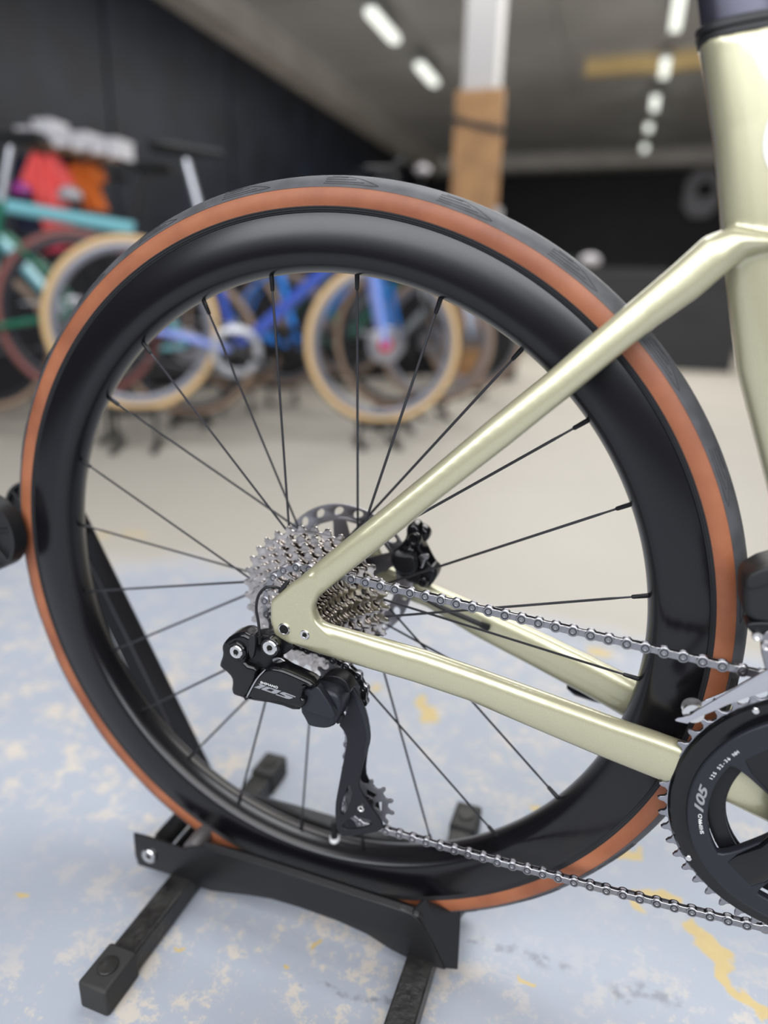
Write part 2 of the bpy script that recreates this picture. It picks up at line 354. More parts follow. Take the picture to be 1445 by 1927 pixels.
# ================================================================== background things
M_wood = mat('pine_board', (0.36, 0.19, 0.075), rough=.55, vary=.25, vscale=6)
M_post = mat('pale_grey_post', (0.44, 0.43, 0.43), rough=.5)
pa = D(886, 0, 5.0); pw = .245
post = empty('column', (-1.02, 5.05, 0), 'pale grey column boarded with a tall orange-brown plank', 'column')
MB().box((-1.125, 5.0, 0), (-.885, 5.24, HC)).build('shaft', M_post, post)
MB().box((-1.155, 4.93, .03), (-.80, 4.975, 2.10)).build('plank', M_wood, post)
st = MB(); st.box((-1.17, 4.915, 1.86), (-.785, 4.93, 1.90)); s_ = st.build('strap', M_plastic, post); s_.data.transform(Matrix.Translation((-1.02, 4.9, 1.88)) @ Matrix.Rotation(math.radians(14), 4, 'Y') @ Matrix.Translation((1.02, -4.9, -1.88)))
MB().box((-.812, 4.90, .9), (-.765, 4.99, 1.31)).build('cover_strip', M_post, post)
# yellow beam under the ceiling
a = D(1105, 95, 8.4); q = D(1105, 137, 8.4)
ye = MB().box((a.x, a.y, q.z), (a.x + 2.2, a.y + .12, a.z)).build('timber_beam', mat('yellow_timber', (0.85, 0.62, 0.28), rough=.5, vary=.1, vscale=5)); tag(ye, 'yellow timber beam hanging under the ceiling at upper right', 'beam')
# grey framed panel on the end wall
c = D(1322, 362, 15.5)
c = CAM + (c - CAM) * ((15.40 - CAM.y) / (c.y - CAM.y))
pn = empty('picture_frame', (c.x, c.y, c.z), 'pale grey square frame on the dark wall at right', 'frame')
plate('frame_border', [smooth_loop([(c.x - .33, c.z - .45), (c.x + .33, c.z - .45), (c.x + .33, c.z + .42), (c.x - .33, c.z + .42)], 1), smooth_loop([(c.x - .12, c.z - .1), (c.x - .12, c.z + .2), (c.x + .2, c.z + .2), (c.x + .2, c.z - .1)], 1)], c.y, .04, mat('frame_grey', (.28, .27, .29), rough=.6), pn, .005)
MB().box((c.x - .3, c.y + .045, c.z - .42), (c.x + .3, c.y + .06, c.z + .4)).build('backing', M_wall2, pn)

# ---- background bicycles
def tubeb(a, b_, r, n=10): return MB().tube([a, b_], r, n)
def back_bike(rear, front, label, colf, colfork, coltyre, colrim, ringm, post_m=None, saddle=True, face='black', group='bicycles parked behind', helmetless=None, stays=None, sh=.735, hz=.56, tr=.019, sth=.50, cap=None):
    rear = Vector(rear); front = Vector(front)
    d = front - rear; yaw = math.atan2(d.y, d.x); wb = math.hypot(d.x, d.y); pitch = math.atan2(d.z, wb)
    r0 = .345
    t = empty('bicycle', (rear.x, rear.y, rear.z - r0), label, 'bicycle', group)
    t.rotation_euler = (0, -pitch, yaw)
    OFF[t.name] = Vector((0, 0, -r0))            # children are written with the rear axle at the origin
    def P(x, z, y=0): return Vector((x, y, z))
    wbx = d.length; bb = P(.41, -.07)
    m1 = mat('bike_paint_' + colf[0], colf[1], rough=.3, coat=.6); m2 = mat('bike_paint_' + colfork[0], colfork[1], rough=.3, coat=.6)
    mt = mat('bike_tyre_' + coltyre[0], coltyre[1], rough=.6); mr = mat('bike_rim_' + colrim[0], colrim[1], rough=.3, metal=.5)
    st_ = bb + Vector((-.145 * sth / .5, 0, sth)); ht = P(wbx - .17, hz); hb = P(wbx - .125, hz - .14)
    tubeb(bb, st_, .017).build('seat_tube', m1, t)
    tubeb(st_ + Vector((.01, 0, -.03)), ht - Vector((0, 0, .03)), tr).build('top_tube', m1, t)
    tubeb(bb, hb, .026).build('down_tube', m1, t)
    tubeb(hb - (ht - hb) * .05, ht + (ht - hb) * .1, .023).build('head_tube', m1, t)
    for s in (-1, 1):
        MB().tube([bb + Vector((-.02, s * .03, 0)), P(.2, -.03, s * .05), P(0, 0, s * .066)], [.014, .012, .010], 8).build('chain_stay', stays or m1, t)
        MB().tube([st_ + Vector((0, s * .02, -.12)), P(.12, .18, s * .045), P(0, 0, s * .066)], .009, 8).build('seat_stay', stays or m1, t)
        MB().tube([hb + Vector((.005, s * .03, -.02)), P(wbx - .06, .22, s * .055), P(wbx, 0, s * .055)], [.019, .017, .012], 8).build('fork_blade', m2, t)
    pm = post_m or M_plastic
    sd = st_ + Vector((-.06, 0, .20))
    tubeb(st_, sd, .0145).build('seat_post', pm, t)
    if saddle:
        secs = []
        for u, w, hgt in ((-.13, .065, .02), (-.10, .072, .024), (-.02, .045, .022), (.06, .022, .018), (.14, .014, .012)):
            secs.append((sd + Vector((u, 0, .035)), (0, 0, hgt), (0, w, 0)))
        MB().loft(secs, 16, 2).build('saddle', M_plastic, t)
    # handlebar
    hbp = ht + Vector((.06, 0, .09))
    tubeb(ht, ht + Vector((-.02, 0, .08)), .018).build('stem', M_plastic, t)
    for s in (-1, 1):
        MB().tube([hbp + Vector((-.06, 0, 0)), hbp + Vector((-.04, s * .15, 0)), hbp + Vector((.03, s * .20, 0)), hbp + Vector((.07, s * .2, -.03)), hbp + Vector((.06, s * .21, -.10)), hbp + Vector((-.02, s * .21, -.13))], .013, 8).build('handlebar', M_plastic, t)
        MB().tube([hbp + Vector((.05, s * .2, 0)), hbp + Vector((.09, s * .2, .05)), hbp + Vector((.11, s * .2, .02))], [.014, .016, .008], 8).build('brake_lever', M_plastic, t)
    for cx, hub in ((0, 'r'), (wbx, 'f')):
        c0 = (cx, 0, 0)
        wm = MB().revolve([(.312, -.011), (.312, .011), (.30, .013), (.285, .009), (.280, 0), (.285, -.009), (.30, -.013)], c0, 64).build('rear_wheel' if hub == 'r' else 'front_wheel', mr, t)
        prof = [(.328 + .018 * math.sin(a_), .018 * math.cos(a_)) for a_ in [2 * PI * i / 12 for i in range(12)]]
        MB().revolve(prof, c0, 64).build('tyre', mt, wm)
        MB().revolve([(.3405, -.0125), (.3468, -.006), (.3478, 0), (.3468, .006), (.3405, .0125), (.338, 0)], c0, 64).build('tread', M_rubber, wm)
        MB().revolve([(.018, -.04), (.018, .04), (.006, .05), (.006, -.05)], c0, 16).build('hub', M_plastic, wm)
        if cap and hub == 'f': MB().revolve([(.026, -.052), (.030, -.048), (.030, -.042), (.00001, -.042), (.00001, -.056), (.012, -.056)], c0, 24).build('hub_cap', cap, wm)
        sp = MB()
        for k in range(20):
            a_ = 2 * PI * k / 20; b2 = a_ + (.9 if k % 2 else -.9); y = .022 * (1 if k % 4 < 2 else -1)
            sp.tube([(cx + .282 * math.cos(a_), 0, .282 * math.sin(a_)), (cx + .018 * math.cos(b2), y, .018 * math.sin(b2))], .0011, 4, False)
        o = sp.build('spokes', M_plastic, wm); o['kind'] = 'stuff'
        plate('brake_disc', [circ(cx, 0, .078, 32), circ(cx, 0, .062, 32)], .040 if hub == 'r' else -.044, .0018, M_rotor, wm, .0003)
        plate('disc_carrier', [circ(cx, 0, .064, 6), circ(cx, 0, .03, 16)], .040 if hub == 'r' else -.044, .0018, M_rotor if hub == 'r' else M_rotor, wm, .0003)
    if True:
        plate('cassette', [circ(0, 0, .05, 30), circ(0, 0, .015, 16)], -.045, .02, M_steel, t, .001)
        plate('chainring', [circ(bb.x, bb.z, .104, 52), circ(bb.x, bb.z, .072, 32)], -.05, .005, ringm, t, .001)
        sp = MB()
        for k in range(4):
            a_ = .5 + k * PI / 2; sp.tube([(bb.x, -.05, bb.z), (bb.x + .08 * math.cos(a_), -.048, bb.z + .08 * math.sin(a_))], [.016, .009], 8)
        sp.build('spider', M_plastic, t)
        MB().tube([(bb.x, -.07, bb.z), (bb.x + .16, -.075, bb.z - .05)], [.014, .010], 8).build('crank_arm', M_plastic, t)
        MB().tube([(.0, -.045, .05), (bb.x, -.05, bb.z + .104)], .003, 6).build('chain', M_steel, t)
        MB().tube([(.01, -.045, -.02), (.02, -.05, -.09), (.04, -.05, -.12), (bb.x, -.05, bb.z - .104)], .003, 6).build('chain', M_steel, t)
        MB().loft([((0.0, -.055, -.03), (0, 0, .02), (.012, 0, 0)), ((.02, -.058, -.07), (0, 0, .02), (.014, 0, 0)), ((.035, -.055, -.12), (0, 0, .02), (.012, 0, 0))], 10).build('rear_derailleur', M_plastic, t)
    return t, rear, front
M_ringS = mat('silver_crank', (.38, .38, .40), rough=.35, metal=.8); M_ringB = M_plastic
M_sp = mat('silver_seat_post', (.50, .50, .54), rough=.3, metal=.8)
TAN = ('pale_tan', (0.60, 0.40, 0.19)); BRN = ('brown', (.33, .22, .15)); MAR = ('maroon', (.20, .065, .055)); BLKT = ('black', (.03, .03, .03))
SIL = ('silver', (.22, .22, .25)); DRK = ('dark', (.03, .03, .035))
A1 = D(240, 612, 2.72); A2 = D(713, 648, 2.93)
back_bike(A1, A2, 'blue road bicycle with pale tan tyres and a silver chainring', ('dark_blue', (.03, .07, .36)), ('periwinkle', (.22, .30, .68)), TAN, SIL, M_ringS, M_sp, cap=mat('red_hub', (.55, .01, .03), rough=.4), stays=mat('periwinkle_stay', (.20, .27, .66), rough=.3))
B2 = D(742, 640, 3.35); B1 = B2 + Vector((-.98, .12, .02))
back_bike(B1, B2, 'azure bicycle standing just behind the blue one, brown tyres', ('azure', (.01, .22, .75)), ('azure', (.01, .22, .75)), BRN, DRK, M_ringB)
C2 = D(815, 640, 3.75); C1 = C2 + Vector((-.99, .10, .02))
back_bike(C1, C2, 'dark green bicycle, third in the row behind the blue one', ('deep_green', (.01, .12, .08)), ('black_fork', (.02, .02, .02)), BRN, SIL, M_ringB)
E2 = D(890, 635, 4.6); E1 = E2 + Vector((-.99, .10, .02))
back_bike(E1, E2, 'grey bicycle, rearmost in the row behind the blue one', ('grey', (.25, .27, .30)), ('pale_blue', (.35, .45, .62)), ('tan_brown', (.38, .25, .16)), SIL, M_ringB)
F1 = D(352, 650, 3.32); F2 = D(-42, 636, 3.22)
back_bike(F1, F2, 'light turquoise bicycle facing left below the shelf', ('turquoise', (.20, .50, .56)), ('pale_turquoise', (.26, .60, .70)), BRN, DRK, M_ringB, hz=.62, tr=.030, sth=.62)
G1 = D(148, 594, 2.86); G2 = G1 + (F2 - F1) * 1.0
back_bike(G1, G2, 'dark green bicycle with maroon tyres at the left edge', ('forest', (.0, .13, .07)), ('forest', (.0, .13, .07)), MAR, DRK, M_ringB, M_sp)
# a low black rack under each wheel of the parked bicycles
E_yaw = math.atan2((E2 - E1).y, (E2 - E1).x)
def rack(p, yaw, label):
    z = p.z - .345 - .003
    t = empty('wheel_stand', (p.x, p.y, 0), label, 'stand', 'wheel stands under the parked bicycles'); t.rotation_euler = (0, 0, yaw); OFF[t.name] = Vector((0, 0, 0))
    for s in (-1, 1): MB().box((-.09, s * .040 - .002, z - .012), (.09, s * .040 + .002, z + .020)).build('side_plate', M_stand, t)
    MB().box((-.09, -.040, z - .008), (.09, .040, z)).build('tray', M_stand, t)
    for s in (-.08, .08):
        MB().box((s - .012, -.13, 0), (s + .012, .13, .022)).build('foot_tube', M_stand, t)
        MB().box((s - .006, -.012, .022), (s + .006, .012, z - .008)).build('upright', M_stand, t)
yw = math.atan2((A2 - A1).y, (A2 - A1).x)
for p, y_, lb in ((A1, yw, 'low black wheel stand under the rear wheel of the blue bicycle'), (A2, yw, 'low black wheel stand under the front wheel of the blue bicycle'),
                  (B1, yw, 'low black wheel stand under the rear wheel of the azure bicycle'), (B2, yw, 'low black wheel stand under the front wheel of the azure bicycle'),
                  (C1, yw, 'low black wheel stand under the rear wheel of the third bicycle back'), (C2, yw, 'low black wheel stand under the front wheel of the third bicycle back'),
                  (E1, E_yaw, 'low black wheel stand under the rear wheel of the grey bicycle'), (E2, E_yaw, 'low black wheel stand under the front wheel of the grey bicycle'),
                  (F1, math.atan2((F2 - F1).y, (F2 - F1).x), 'low black wheel stand under the turquoise bicycle'), (G1, math.atan2((G2 - G1).y, (G2 - G1).x), 'low black wheel stand under the maroon-tyred bicycle')):
    rack(p, y_, lb)

q0 = Z(-260, 770, 0); q1 = Z(955, 706, 0); pt = empty('backdrop', (q0.x, q0.y, 0), 'low black partition added for the dark mass of bicycles behind the row', 'backdrop'); pt.rotation_euler = (0, 0, math.atan2(q1.y - q0.y, q1.x - q0.x)); OFF[pt.name] = Vector((0, 0, 0))  # added black boards standing in for a dark mass of more bicycles
LP_ = math.hypot(q1.x - q0.x, q1.y - q0.y)
for i in range(4): MB().box((LP_ * i / 4 + .01, 0, .03), (LP_ * (i + 1) / 4 - .01, .04, .92)).build('board', M_wall2, pt)
MB().box((0, -.02, .92), (LP_, .06, .95)).build('top_rail', M_plastic, pt)
for i in range(5): MB().box((LP_ * i / 4 - .02, .0, 0), (LP_ * i / 4 + .02, .3, .03)).build('foot', M_plastic, pt)

# ---- shelf with white boxes and hanging clothes
s0 = D(38, 268, 3.9); s1 = D(240, 306, 3.75)
sh = empty('display_rail', (s0.x, s0.y, 0), 'dark clothes rail with a brown wooden top shelf', 'rail')
dx = s1 - s0; yaws = math.atan2(dx.y, dx.x); Ls = math.hypot(dx.x, dx.y); zs = (s0.z + s1.z) / 2
sh.rotation_euler = (0, -math.atan2(dx.z, Ls) * 0, yaws); OFF[sh.name] = Vector((0, 0, 0))
slope = dx.z
zt0, zt1 = s0.z, s1.z
mwood2 = mat('brown_shelf', (.20, .10, .05), rough=.5)
MB().add([(0, -.17, zt0 - .02), (Ls, -.17, zt1 - .02), (Ls, .17, zt1 - .02), (0, .17, zt0 - .02), (0, -.17, zt0), (Ls, -.17, zt1), (Ls, .17, zt1), (0, .17, zt0)], [(0, 3, 2, 1), (4, 5, 6, 7), (0, 1, 5, 4), (1, 2, 6, 5), (2, 3, 7, 6), (3, 0, 4, 7)]).build('shelf_board', mwood2, sh)
MB().tube([(0, 0, zt0 - .09), (Ls, 0, zt1 - .09)], .014, 8).build('hanging_rail', M_plastic, sh)
for u in (0.02, Ls - .02):
    for s in (-.15, .15): MB().tube([(u, s, 0), (u, s, zt0 + (zt1 - zt0) * u / Ls - .02)], .012, 8).build('leg', M_plastic, sh)
Rz = Matrix.Rotation(yaws, 4, 'Z'); base = Matrix.Translation((s0.x, s0.y, 0)) @ Rz
def onshelf(u, y=0, dz=0): return base @ Vector((u, y, zt0 + (zt1 - zt0) * u / Ls + dz))
M_box = mat('white_carton', (.62, .61, .64), rough=.6)
def shell(name, prof, m, parent, sides=12):
    return None
for k, (u, w, h, dp, lb) in enumerate(((.04, .10, .07, .14, 'low'), (.155, .11, .125, .14, 'tallest'), (.275, .10, .085, .16, 'square'), (.385, .10, .095, .15, 'middle'), (.495, .10, .08, .14, 'slim'), (.60, .058, .10, .14, 'end'))):
    u *= Ls / .66; w *= Ls / .66
    p = onshelf(u + .0, 0, 0); t = empty('carton', p, '%s white carton on the brown shelf, %s from the left' % (lb, ['first', 'second', 'third', 'fourth', 'fifth', 'last'][k]), 'box', 'white cartons on the clothes rail'); t.rotation_euler = (0, 0, yaws)
    OFF[t.name] = Vector((0, 0, 0))
    MB().box((0, -dp / 2, 0.002), (w * .94, dp / 2, h * .82)).build('body', M_box, t)
    MB().box((-.003, -dp / 2 - .003, h * .82), (w * .94 + .003, dp / 2 + .003, h)).build('lid', M_box, t)
def garment(px, py, dist, w, h, m, label, bend=0.0, name='jersey'):
    p = D(px, py, dist); t = empty(name, p, label, 'clothing', 'clothes on the rail'); t.rotation_euler = (0, 0, yaws + .3); OFF[t.name] = Vector((0, 0, 0))
    V = []; F = []; nu, nv = 14, 14
    for s in (0, 1):
        for i in range(nu + 1):
            for j in range(nv + 1):
                u = i / nu - .5; v = j / nv
                ww = w * (.55 + .45 * min(1, v * 2.2)) * (1 - .12 * v); z = -h * v - .10 * h * abs(u) * (1 - v)
                x = u * ww + bend * v * v; th = .035 * math.cos(u * PI) * (1 if s == 0 else -1) + .012 * math.sin(u * 19 + v * 3)
                V.append((x, -th, z))
    n1 = (nu + 1) * (nv + 1)
    for i in range(nu):
        for j in range(nv):
            a_ = i * (nv + 1) + j
            F.append((a_, a_ + nv + 1, a_ + nv + 2, a_ + 1)); F.append(tuple(n1 + q_ for q_ in (a_, a_ + 1, a_ + nv + 2, a_ + nv + 1)))
    mk('cloth_body', V, F, m, t, 60)
    for s in (-1, 1):
        MB().loft([((s * w * .24, 0, -.02 * h), (.02, 0, .03), (0, .03, 0)), ((s * w * .48 + bend * .05, 0, -.22 * h), (.045, 0, .03), (0, .025, 0)), ((s * w * .60 + bend * .1, 0, -.42 * h), (.05, 0, .02), (0, .02, 0))], 12, 2).build('sleeve', m, t, 60)
    MB().tube([(-.12 * w * 2, 0, -.03), (0, 0, .02), (.12 * w * 2, 0, -.03)], .006, 6).build('hanger', M_plastic, t)
    MB().tube([(0, 0, .02), (0, 0, .06), (.02, 0, .08)], .004, 6).build('hook', M_plastic, t)
    return t
garment(45, 300, 3.9, .22, .46, mat('navy_cloth', (.012, .015, .045), rough=.8), 'navy jersey at the left end of the rail')
g = garment(78, 290, 3.75, .20, .48, mat('coral_cloth', (.80, .09, .085), rough=.7), 'coral and pink jersey hanging on the rail', bend=.08)
garment(110, 300, 3.98, .16, .36, mat('charcoal_cloth', (.06, .055, .07), rough=.8), 'charcoal jersey between the coral and the orange', bend=.05)
garment(152, 308, 3.78, .17, .24, mat('orange_cloth', (.62, .13, .01), rough=.7), 'orange jersey near the right end of the rail', bend=.06)
def ball(px, py, dist, r, m, name, label, cat, group=None, flat=1.0):
    p = D(px, py, dist); t = empty(name, p, label, cat, group); OFF[t.name] = Vector((0, 0, 0))
    prof = [(max(1e-5, r * math.sin(PI * i / 14)), -r * flat * math.cos(PI * i / 14)) for i in range(15)]
    MB().revolve(prof, (0, 0, 0), 24, closed=False).build('shell', m, t, 60)
    return t
def helmet(px, py, dist, m, label, k=1.0, pole=False):
    p = D(px, py, dist); t = empty('helmet', p, label, 'helmet', 'helmets displayed behind'); OFF[t.name] = Vector((0, 0, 0)); t.rotation_euler = (0, 0, yaws)
    secs = []
    for i in range(9):
        u = -1 + 2 * i / 8; s = math.sqrt(max(.02, 1 - u * u)); secs.append(((u * .14 * k, 0, .02 * (1 - u * u)), (0, 0, .075 * s * k), (0, .085 * s * k, 0)))
    MB().loft(secs, 20, 2.1).build('shell', m, t, 50)
    for j in (-1, 0, 1):
        MB().tube([(-.10 * k, j * .035 * k, .075 * k), (0, j * .04 * k, .10 * k), (.10 * k, j * .035 * k, .072 * k)], .008 * k, 6).build('vent', M_plastic, t)
    if pole: MB().tube([(0, 0, .03), (0, 0, .02 - p.z)], .012, 8).build('display_pole', M_plastic, t)
    MB().tube([(-.04, -.07 * k, -.05 * k), (0, -.03, -.13 * k), (.05, .06 * k, -.05 * k)], .005, 6).build('strap', M_plastic, t)
helmet(88, 466, 3.3, mat('pink_shell', (.85, .05, .12), rough=.3, coat=.5), 'hot pink helmet hanging below the turquoise top tube', .62)
helmet(132, 372, 3.7, mat('pale_shell', (.45, .43, .46), rough=.3, coat=.5), 'pale grey helmet hanging beside the coral jersey', .55)
helmet(40, 362, 3.6, mat('magenta_shell', (.35, .04, .28), rough=.3, coat=.5), 'small magenta helmet by the navy jersey', .45)
helmet(795, 322, 7.0, mat('pale_shell', (.45, .43, .46)), 'pale grey helmet on a thin dark pole left of the column', .6, True)
helmet(1110, 492, 7.0, mat('pale_shell', (.45, .43, .46)), 'pale grey helmet on a thin pole among the dark clutter at right', .8, True)
# plant by the column
pp = D(962, 440, 5.6)
pl = empty('potted_plant', (pp.x, pp.y, 0), 'green leafy plant on a dark stool right of the column', 'plant')
MB().box((pp.x - .12, pp.y - .12, 0), (pp.x + .12, pp.y + .12, pp.z - .30)).build('stool', M_plastic, pl)
MB().revolve([(.07, 0), (.09, .14), (.075, .14), (.06, .02)], (0, 0, 0), 20).build('pot', M_plastic, pl).data.transform(Matrix.Translation((pp.x, pp.y, pp.z - .30)) @ Matrix.Rotation(PI / 2, 4, 'X'))
for k in range(14):
    a_ = k * 2.4; r_ = .03 + .01 * (k % 4); tip = Vector((math.cos(a_) * (.10 + .02 * (k % 3)), math.sin(a_) * .12, .02 + .05 * (k % 3)))
    b0 = Vector((pp.x, pp.y, pp.z - .14)); m0 = b0 + tip * .5 + Vector((0, 0, .06)); e0 = b0 + tip
    sd = Vector((-math.sin(a_), math.cos(a_), 0)) * r_
    mk('leaf', [b0 - sd * .2, b0 + sd * .2, m0 + sd, e0, m0 - sd, b0 + Vector((0, 0, -.002))], [(0, 1, 2, 4), (4, 2, 3), (0, 5, 1)], mat('leaf_green', (.10, .24, .03), rough=.5), pl)
# dark clutter at the far right: shelving unit, boxes, stacked things
M_dk = mat('dark_goods', (.022, .022, .024), rough=.6); M_dk2 = mat('dark_green_goods', (.020, .028, .022), rough=.6); M_gr = mat('beige_goods', (.50, .43, .32), rough=.7)
def crate(px, py, dist, w, d_, h, m, label, name='crate'):
    p = D(px, py, dist); z0 = 0.0
    t = empty(name, (p.x, p.y, 0), label, 'box', 'goods stored against the end wall'); OFF[t.name] = Vector((0, 0, 0))
    MB().box((-w / 2, -d_ / 2, z0), (w / 2, d_ / 2, h * .88)).build('body', m, t); MB().box((-w / 2 - .015, -d_ / 2 - .015, h * .88), (w / 2 + .015, d_ / 2 + .015, h)).build('lid', m, t)
    MB().box((-w * .15, -d_ / 2 - .012, h * .55), (w * .15, -d_ / 2, h * .65)).build('handle', M_plastic, t)
crate(1300, 590, 7.3, .9, .5, 1.0, M_dk, 'large black crate behind the seat tube at right')
crate(1360, 560, 12.0, 1.4, .8, 1.5, M_dk2, 'tall dark green cabinet behind the black crate', 'cabinet')
crate(1150, 590, 9.0, 1.2, .7, 1.1, M_dk, 'low black cabinet left of the dark green one', 'cabinet')
crate(1040, 590, 10.5, 1.2, .7, 1.3, M_dk2, 'dark cabinet right of the parked bicycles', 'cabinet')
crate(1225, 600, 8.3, .8, .4, .20, M_gr, 'flat beige box on the floor under the seat stay')

# ================================================================== the bicycle
bike = empty('bicycle', (0, 0, AX - .344), 'champagne green road bicycle, its rear wheel filling the picture', 'bicycle')
AXC = (0, 0, AX)
# ---- rear wheel
half = [(.3172, .0142), (.3170, .0149), (.3140, .01560), (.3100, .01625), (.3055, .01690), (.3005, .01740), (.2950, .01765), (.2900, .01765), (.2860, .01720), (.2825, .0160), (.2800, .0140), (.2778, .0108), (.2760, .0065), (.2752, .0030), (.2750, .0)]
prof = [(r, -y) for r, y in half] + [(r, y) for r, y in reversed(half[:-1])] + [(.3120, .0138), (.3120, .0120), (.3100, .0120), (.3085, .0), (.3100, -.0120), (.3120, -.0120), (.3120, -.0138)]
wheel = MB().revolve(prof, AXC, 240).build('rear_wheel', M_carbon, bike, 40)
wheel['label'] = 'deep satin black rear rim'
RT, AT = .3278, .01646
def tp(ph, a=AT):
    return (RT + a * math.sin(math.radians(ph)), a * math.cos(math.radians(ph)))
def band(name, ph0, ph1, m, inner, n=14, both=True, k=240, rad=AT):
    b = MB()
    for s in ((-1, 1) if both else (1,)):
        pr = []
        for i in range(n + 1):
            r, y = tp(ph0 + (ph1 - ph0) * i / n, rad); pr.append((r, s * y))
        for i in range(n, -1, -1):
            r, y = tp(ph0 + (ph1 - ph0) * i / n, inner); pr.append((r, s * y))
        b.revolve(pr, AXC, k)
    return b.build(name, m, wheel, 50)
# tread crown: closed shell over the top, with a slightly proud edge
pr = [(RT + (AT + .0003) * math.sin(math.radians(a)), (AT + .0003) * -math.cos(math.radians(a))) for a in range(24, 157, 6)]
pr += [(RT + (AT - .002) * math.sin(math.radians(a)), (AT - .002) * -math.cos(math.radians(a))) for a in range(156, 23, -12)]
tread = MB().revolve(pr, AXC, 240).build('tread', M_rubber, wheel, 50); tread['label'] = 'dark grey grippy tread'
side = band('sidewall', -22, 25, M_tan, AT - .0015); side['label'] = 'tan brown textured sidewall'
uvl = side.data.uv_layers.new(name='weave')
for lp in side.data.loops:
    v = side.data.vertices[lp.vertex_index].co; a_ = math.atan2(v.z - AX, v.x); r_ = math.hypot(v.x, v.z - AX)
    uvl.data[lp.index].uv = (a_ * 330 / 1.05, (r_ - .31) * 1000 / 1.05)
bd = band('bead', -48, -22, M_bead, AT - .002); bd['label'] = 'black ribbed bead strip'
for ph in (-24, -30, -36):
    b = MB()
    for s in (-1, 1):
        r, y = tp(ph, AT + .0001)
        b.revolve([(r + .0004 * math.cos(t_), s * y + .0004 * math.sin(t_)) for t_ in [i * PI / 3 for i in range(6)]], AXC, 200)
    b.build('bead_rib', M_bead, wheel)
# tread sipes (raised rims of the siped blocks) on both shoulders
M_sipe = mat('sipe_edge', (.010, .010, .011), rough=.5)
def tt(ang, ph, rad):
    a_ = math.radians(ang); r = RT + rad * math.sin(math.radians(ph)); y = -rad * math.cos(math.radians(ph))
    return Vector((r * math.cos(a_), y, AX + r * math.sin(a_)))
for k in range(24):
    a0 = 15 * k + 6.5
    for sgn in (1, -1):
        b = MB()
        def PT(da, ph):
            return tt(a0 + da, ph if sgn == 1 else 180 - ph, AT + .00035)
        lines = [[(7.4, 34), (3, 33), (0.6, 33), (0, 35), (1.0, 42), (2.4, 52), (4.2, 60), (6.6, 63)], [(7.2, 40), (4, 39), (2.0, 40)], [(7.2, 48), (5, 48), (3.2, 49)], [(7.2, 56), (5.4, 57), (4.4, 57)]]
        for ln in lines:
            b.tube([PT(*q_) for q_ in ln], .00022, 4, False)
        o = b.build('sipe', M_sipe, wheel)
# hub
hub = MB().revolve([(.0085, -.066), (.0085, -.030), (.019, -.030), (.0235, -.022), (.0235, -.016), (.012, -.012), (.0115, .020), (.0225, .030), (.0225, .037), (.014, .040), (.011, .066)], AXC, 48, False).build('hub', M_black, wheel)
MB().revolve([(.006, -.071), (.006, .071), (.004, .071), (.004, -.071)], AXC, 20).build('axle', M_silver, wheel)
pat = {0: ('D', -1), 1: ('N', -1), 2: ('D', 1), 3: ('N', 1)}
valve_a = -77
for k in range(24):
    ang = 9.3 + 15 * k; sd_, sg = pat[k % 4]
    if k == 21: sd_, sg = ('N', 1)
    if k == 23: sd_, sg = ('D', 1)
    if k == 22: sd_, sg = ('N', -1)
    a_ = math.radians(ang)
    off = math.radians(sg * (72 if sd_ == 'D' else 62)); rf = .0215
    yh = -.019 if sd_ == 'D' else .0335
    hp = Vector((rf * math.cos(a_ + off), yh, AX + rf * math.sin(a_ + off)))
    y0 = -.003 if sd_ == 'D' else .003
    rp = Vector((.276 * math.cos(a_), y0, AX + .276 * math.sin(a_)))
    dr = (hp - rp).normalized(); n0 = rp + dr * .0125
    w = dr.cross(Vector((0, 1, 0))).normalized(); q_ = dr.cross(w)
    b = MB(); b.loft([(n0 - dr * .004, w * .0009, q_ * .0009), (n0 + dr * .008, w * .0009, q_ * .0009), (n0 + dr * .016, w * .00115, q_ * .0006), (hp - dr * .02, w * .00115, q_ * .0006), (hp - dr * .01, w * .0010, q_ * .0010), (hp, w * .0010, q_ * .0010)], 8, 2)
    b.build('spoke', M_spoke, wheel)
    MB().tube([rp - dr * .004, rp + dr * .004, rp + dr * .0115, rp + dr * .0125], [.0020, .0019, .0017, .0012], 10).build('spoke_nipple', M_black, wheel)
# valve
va = math.radians(-87.6); vd = Vector((math.cos(va), 0, math.sin(va))); vb = Vector(AXC) + vd * .2765
MB().tube([vb, vb - vd * .006, vb - vd * .0065, vb - vd * .024], [.0042, .0042, .003, .003], 14).build('valve', M_plastic, wheel)
MB().tube([vb - vd * .0, vb - vd * .005], [.0055, .005], 16).build('valve_nut', M_white, wheel)['label'] = 'white lettered valve nut'
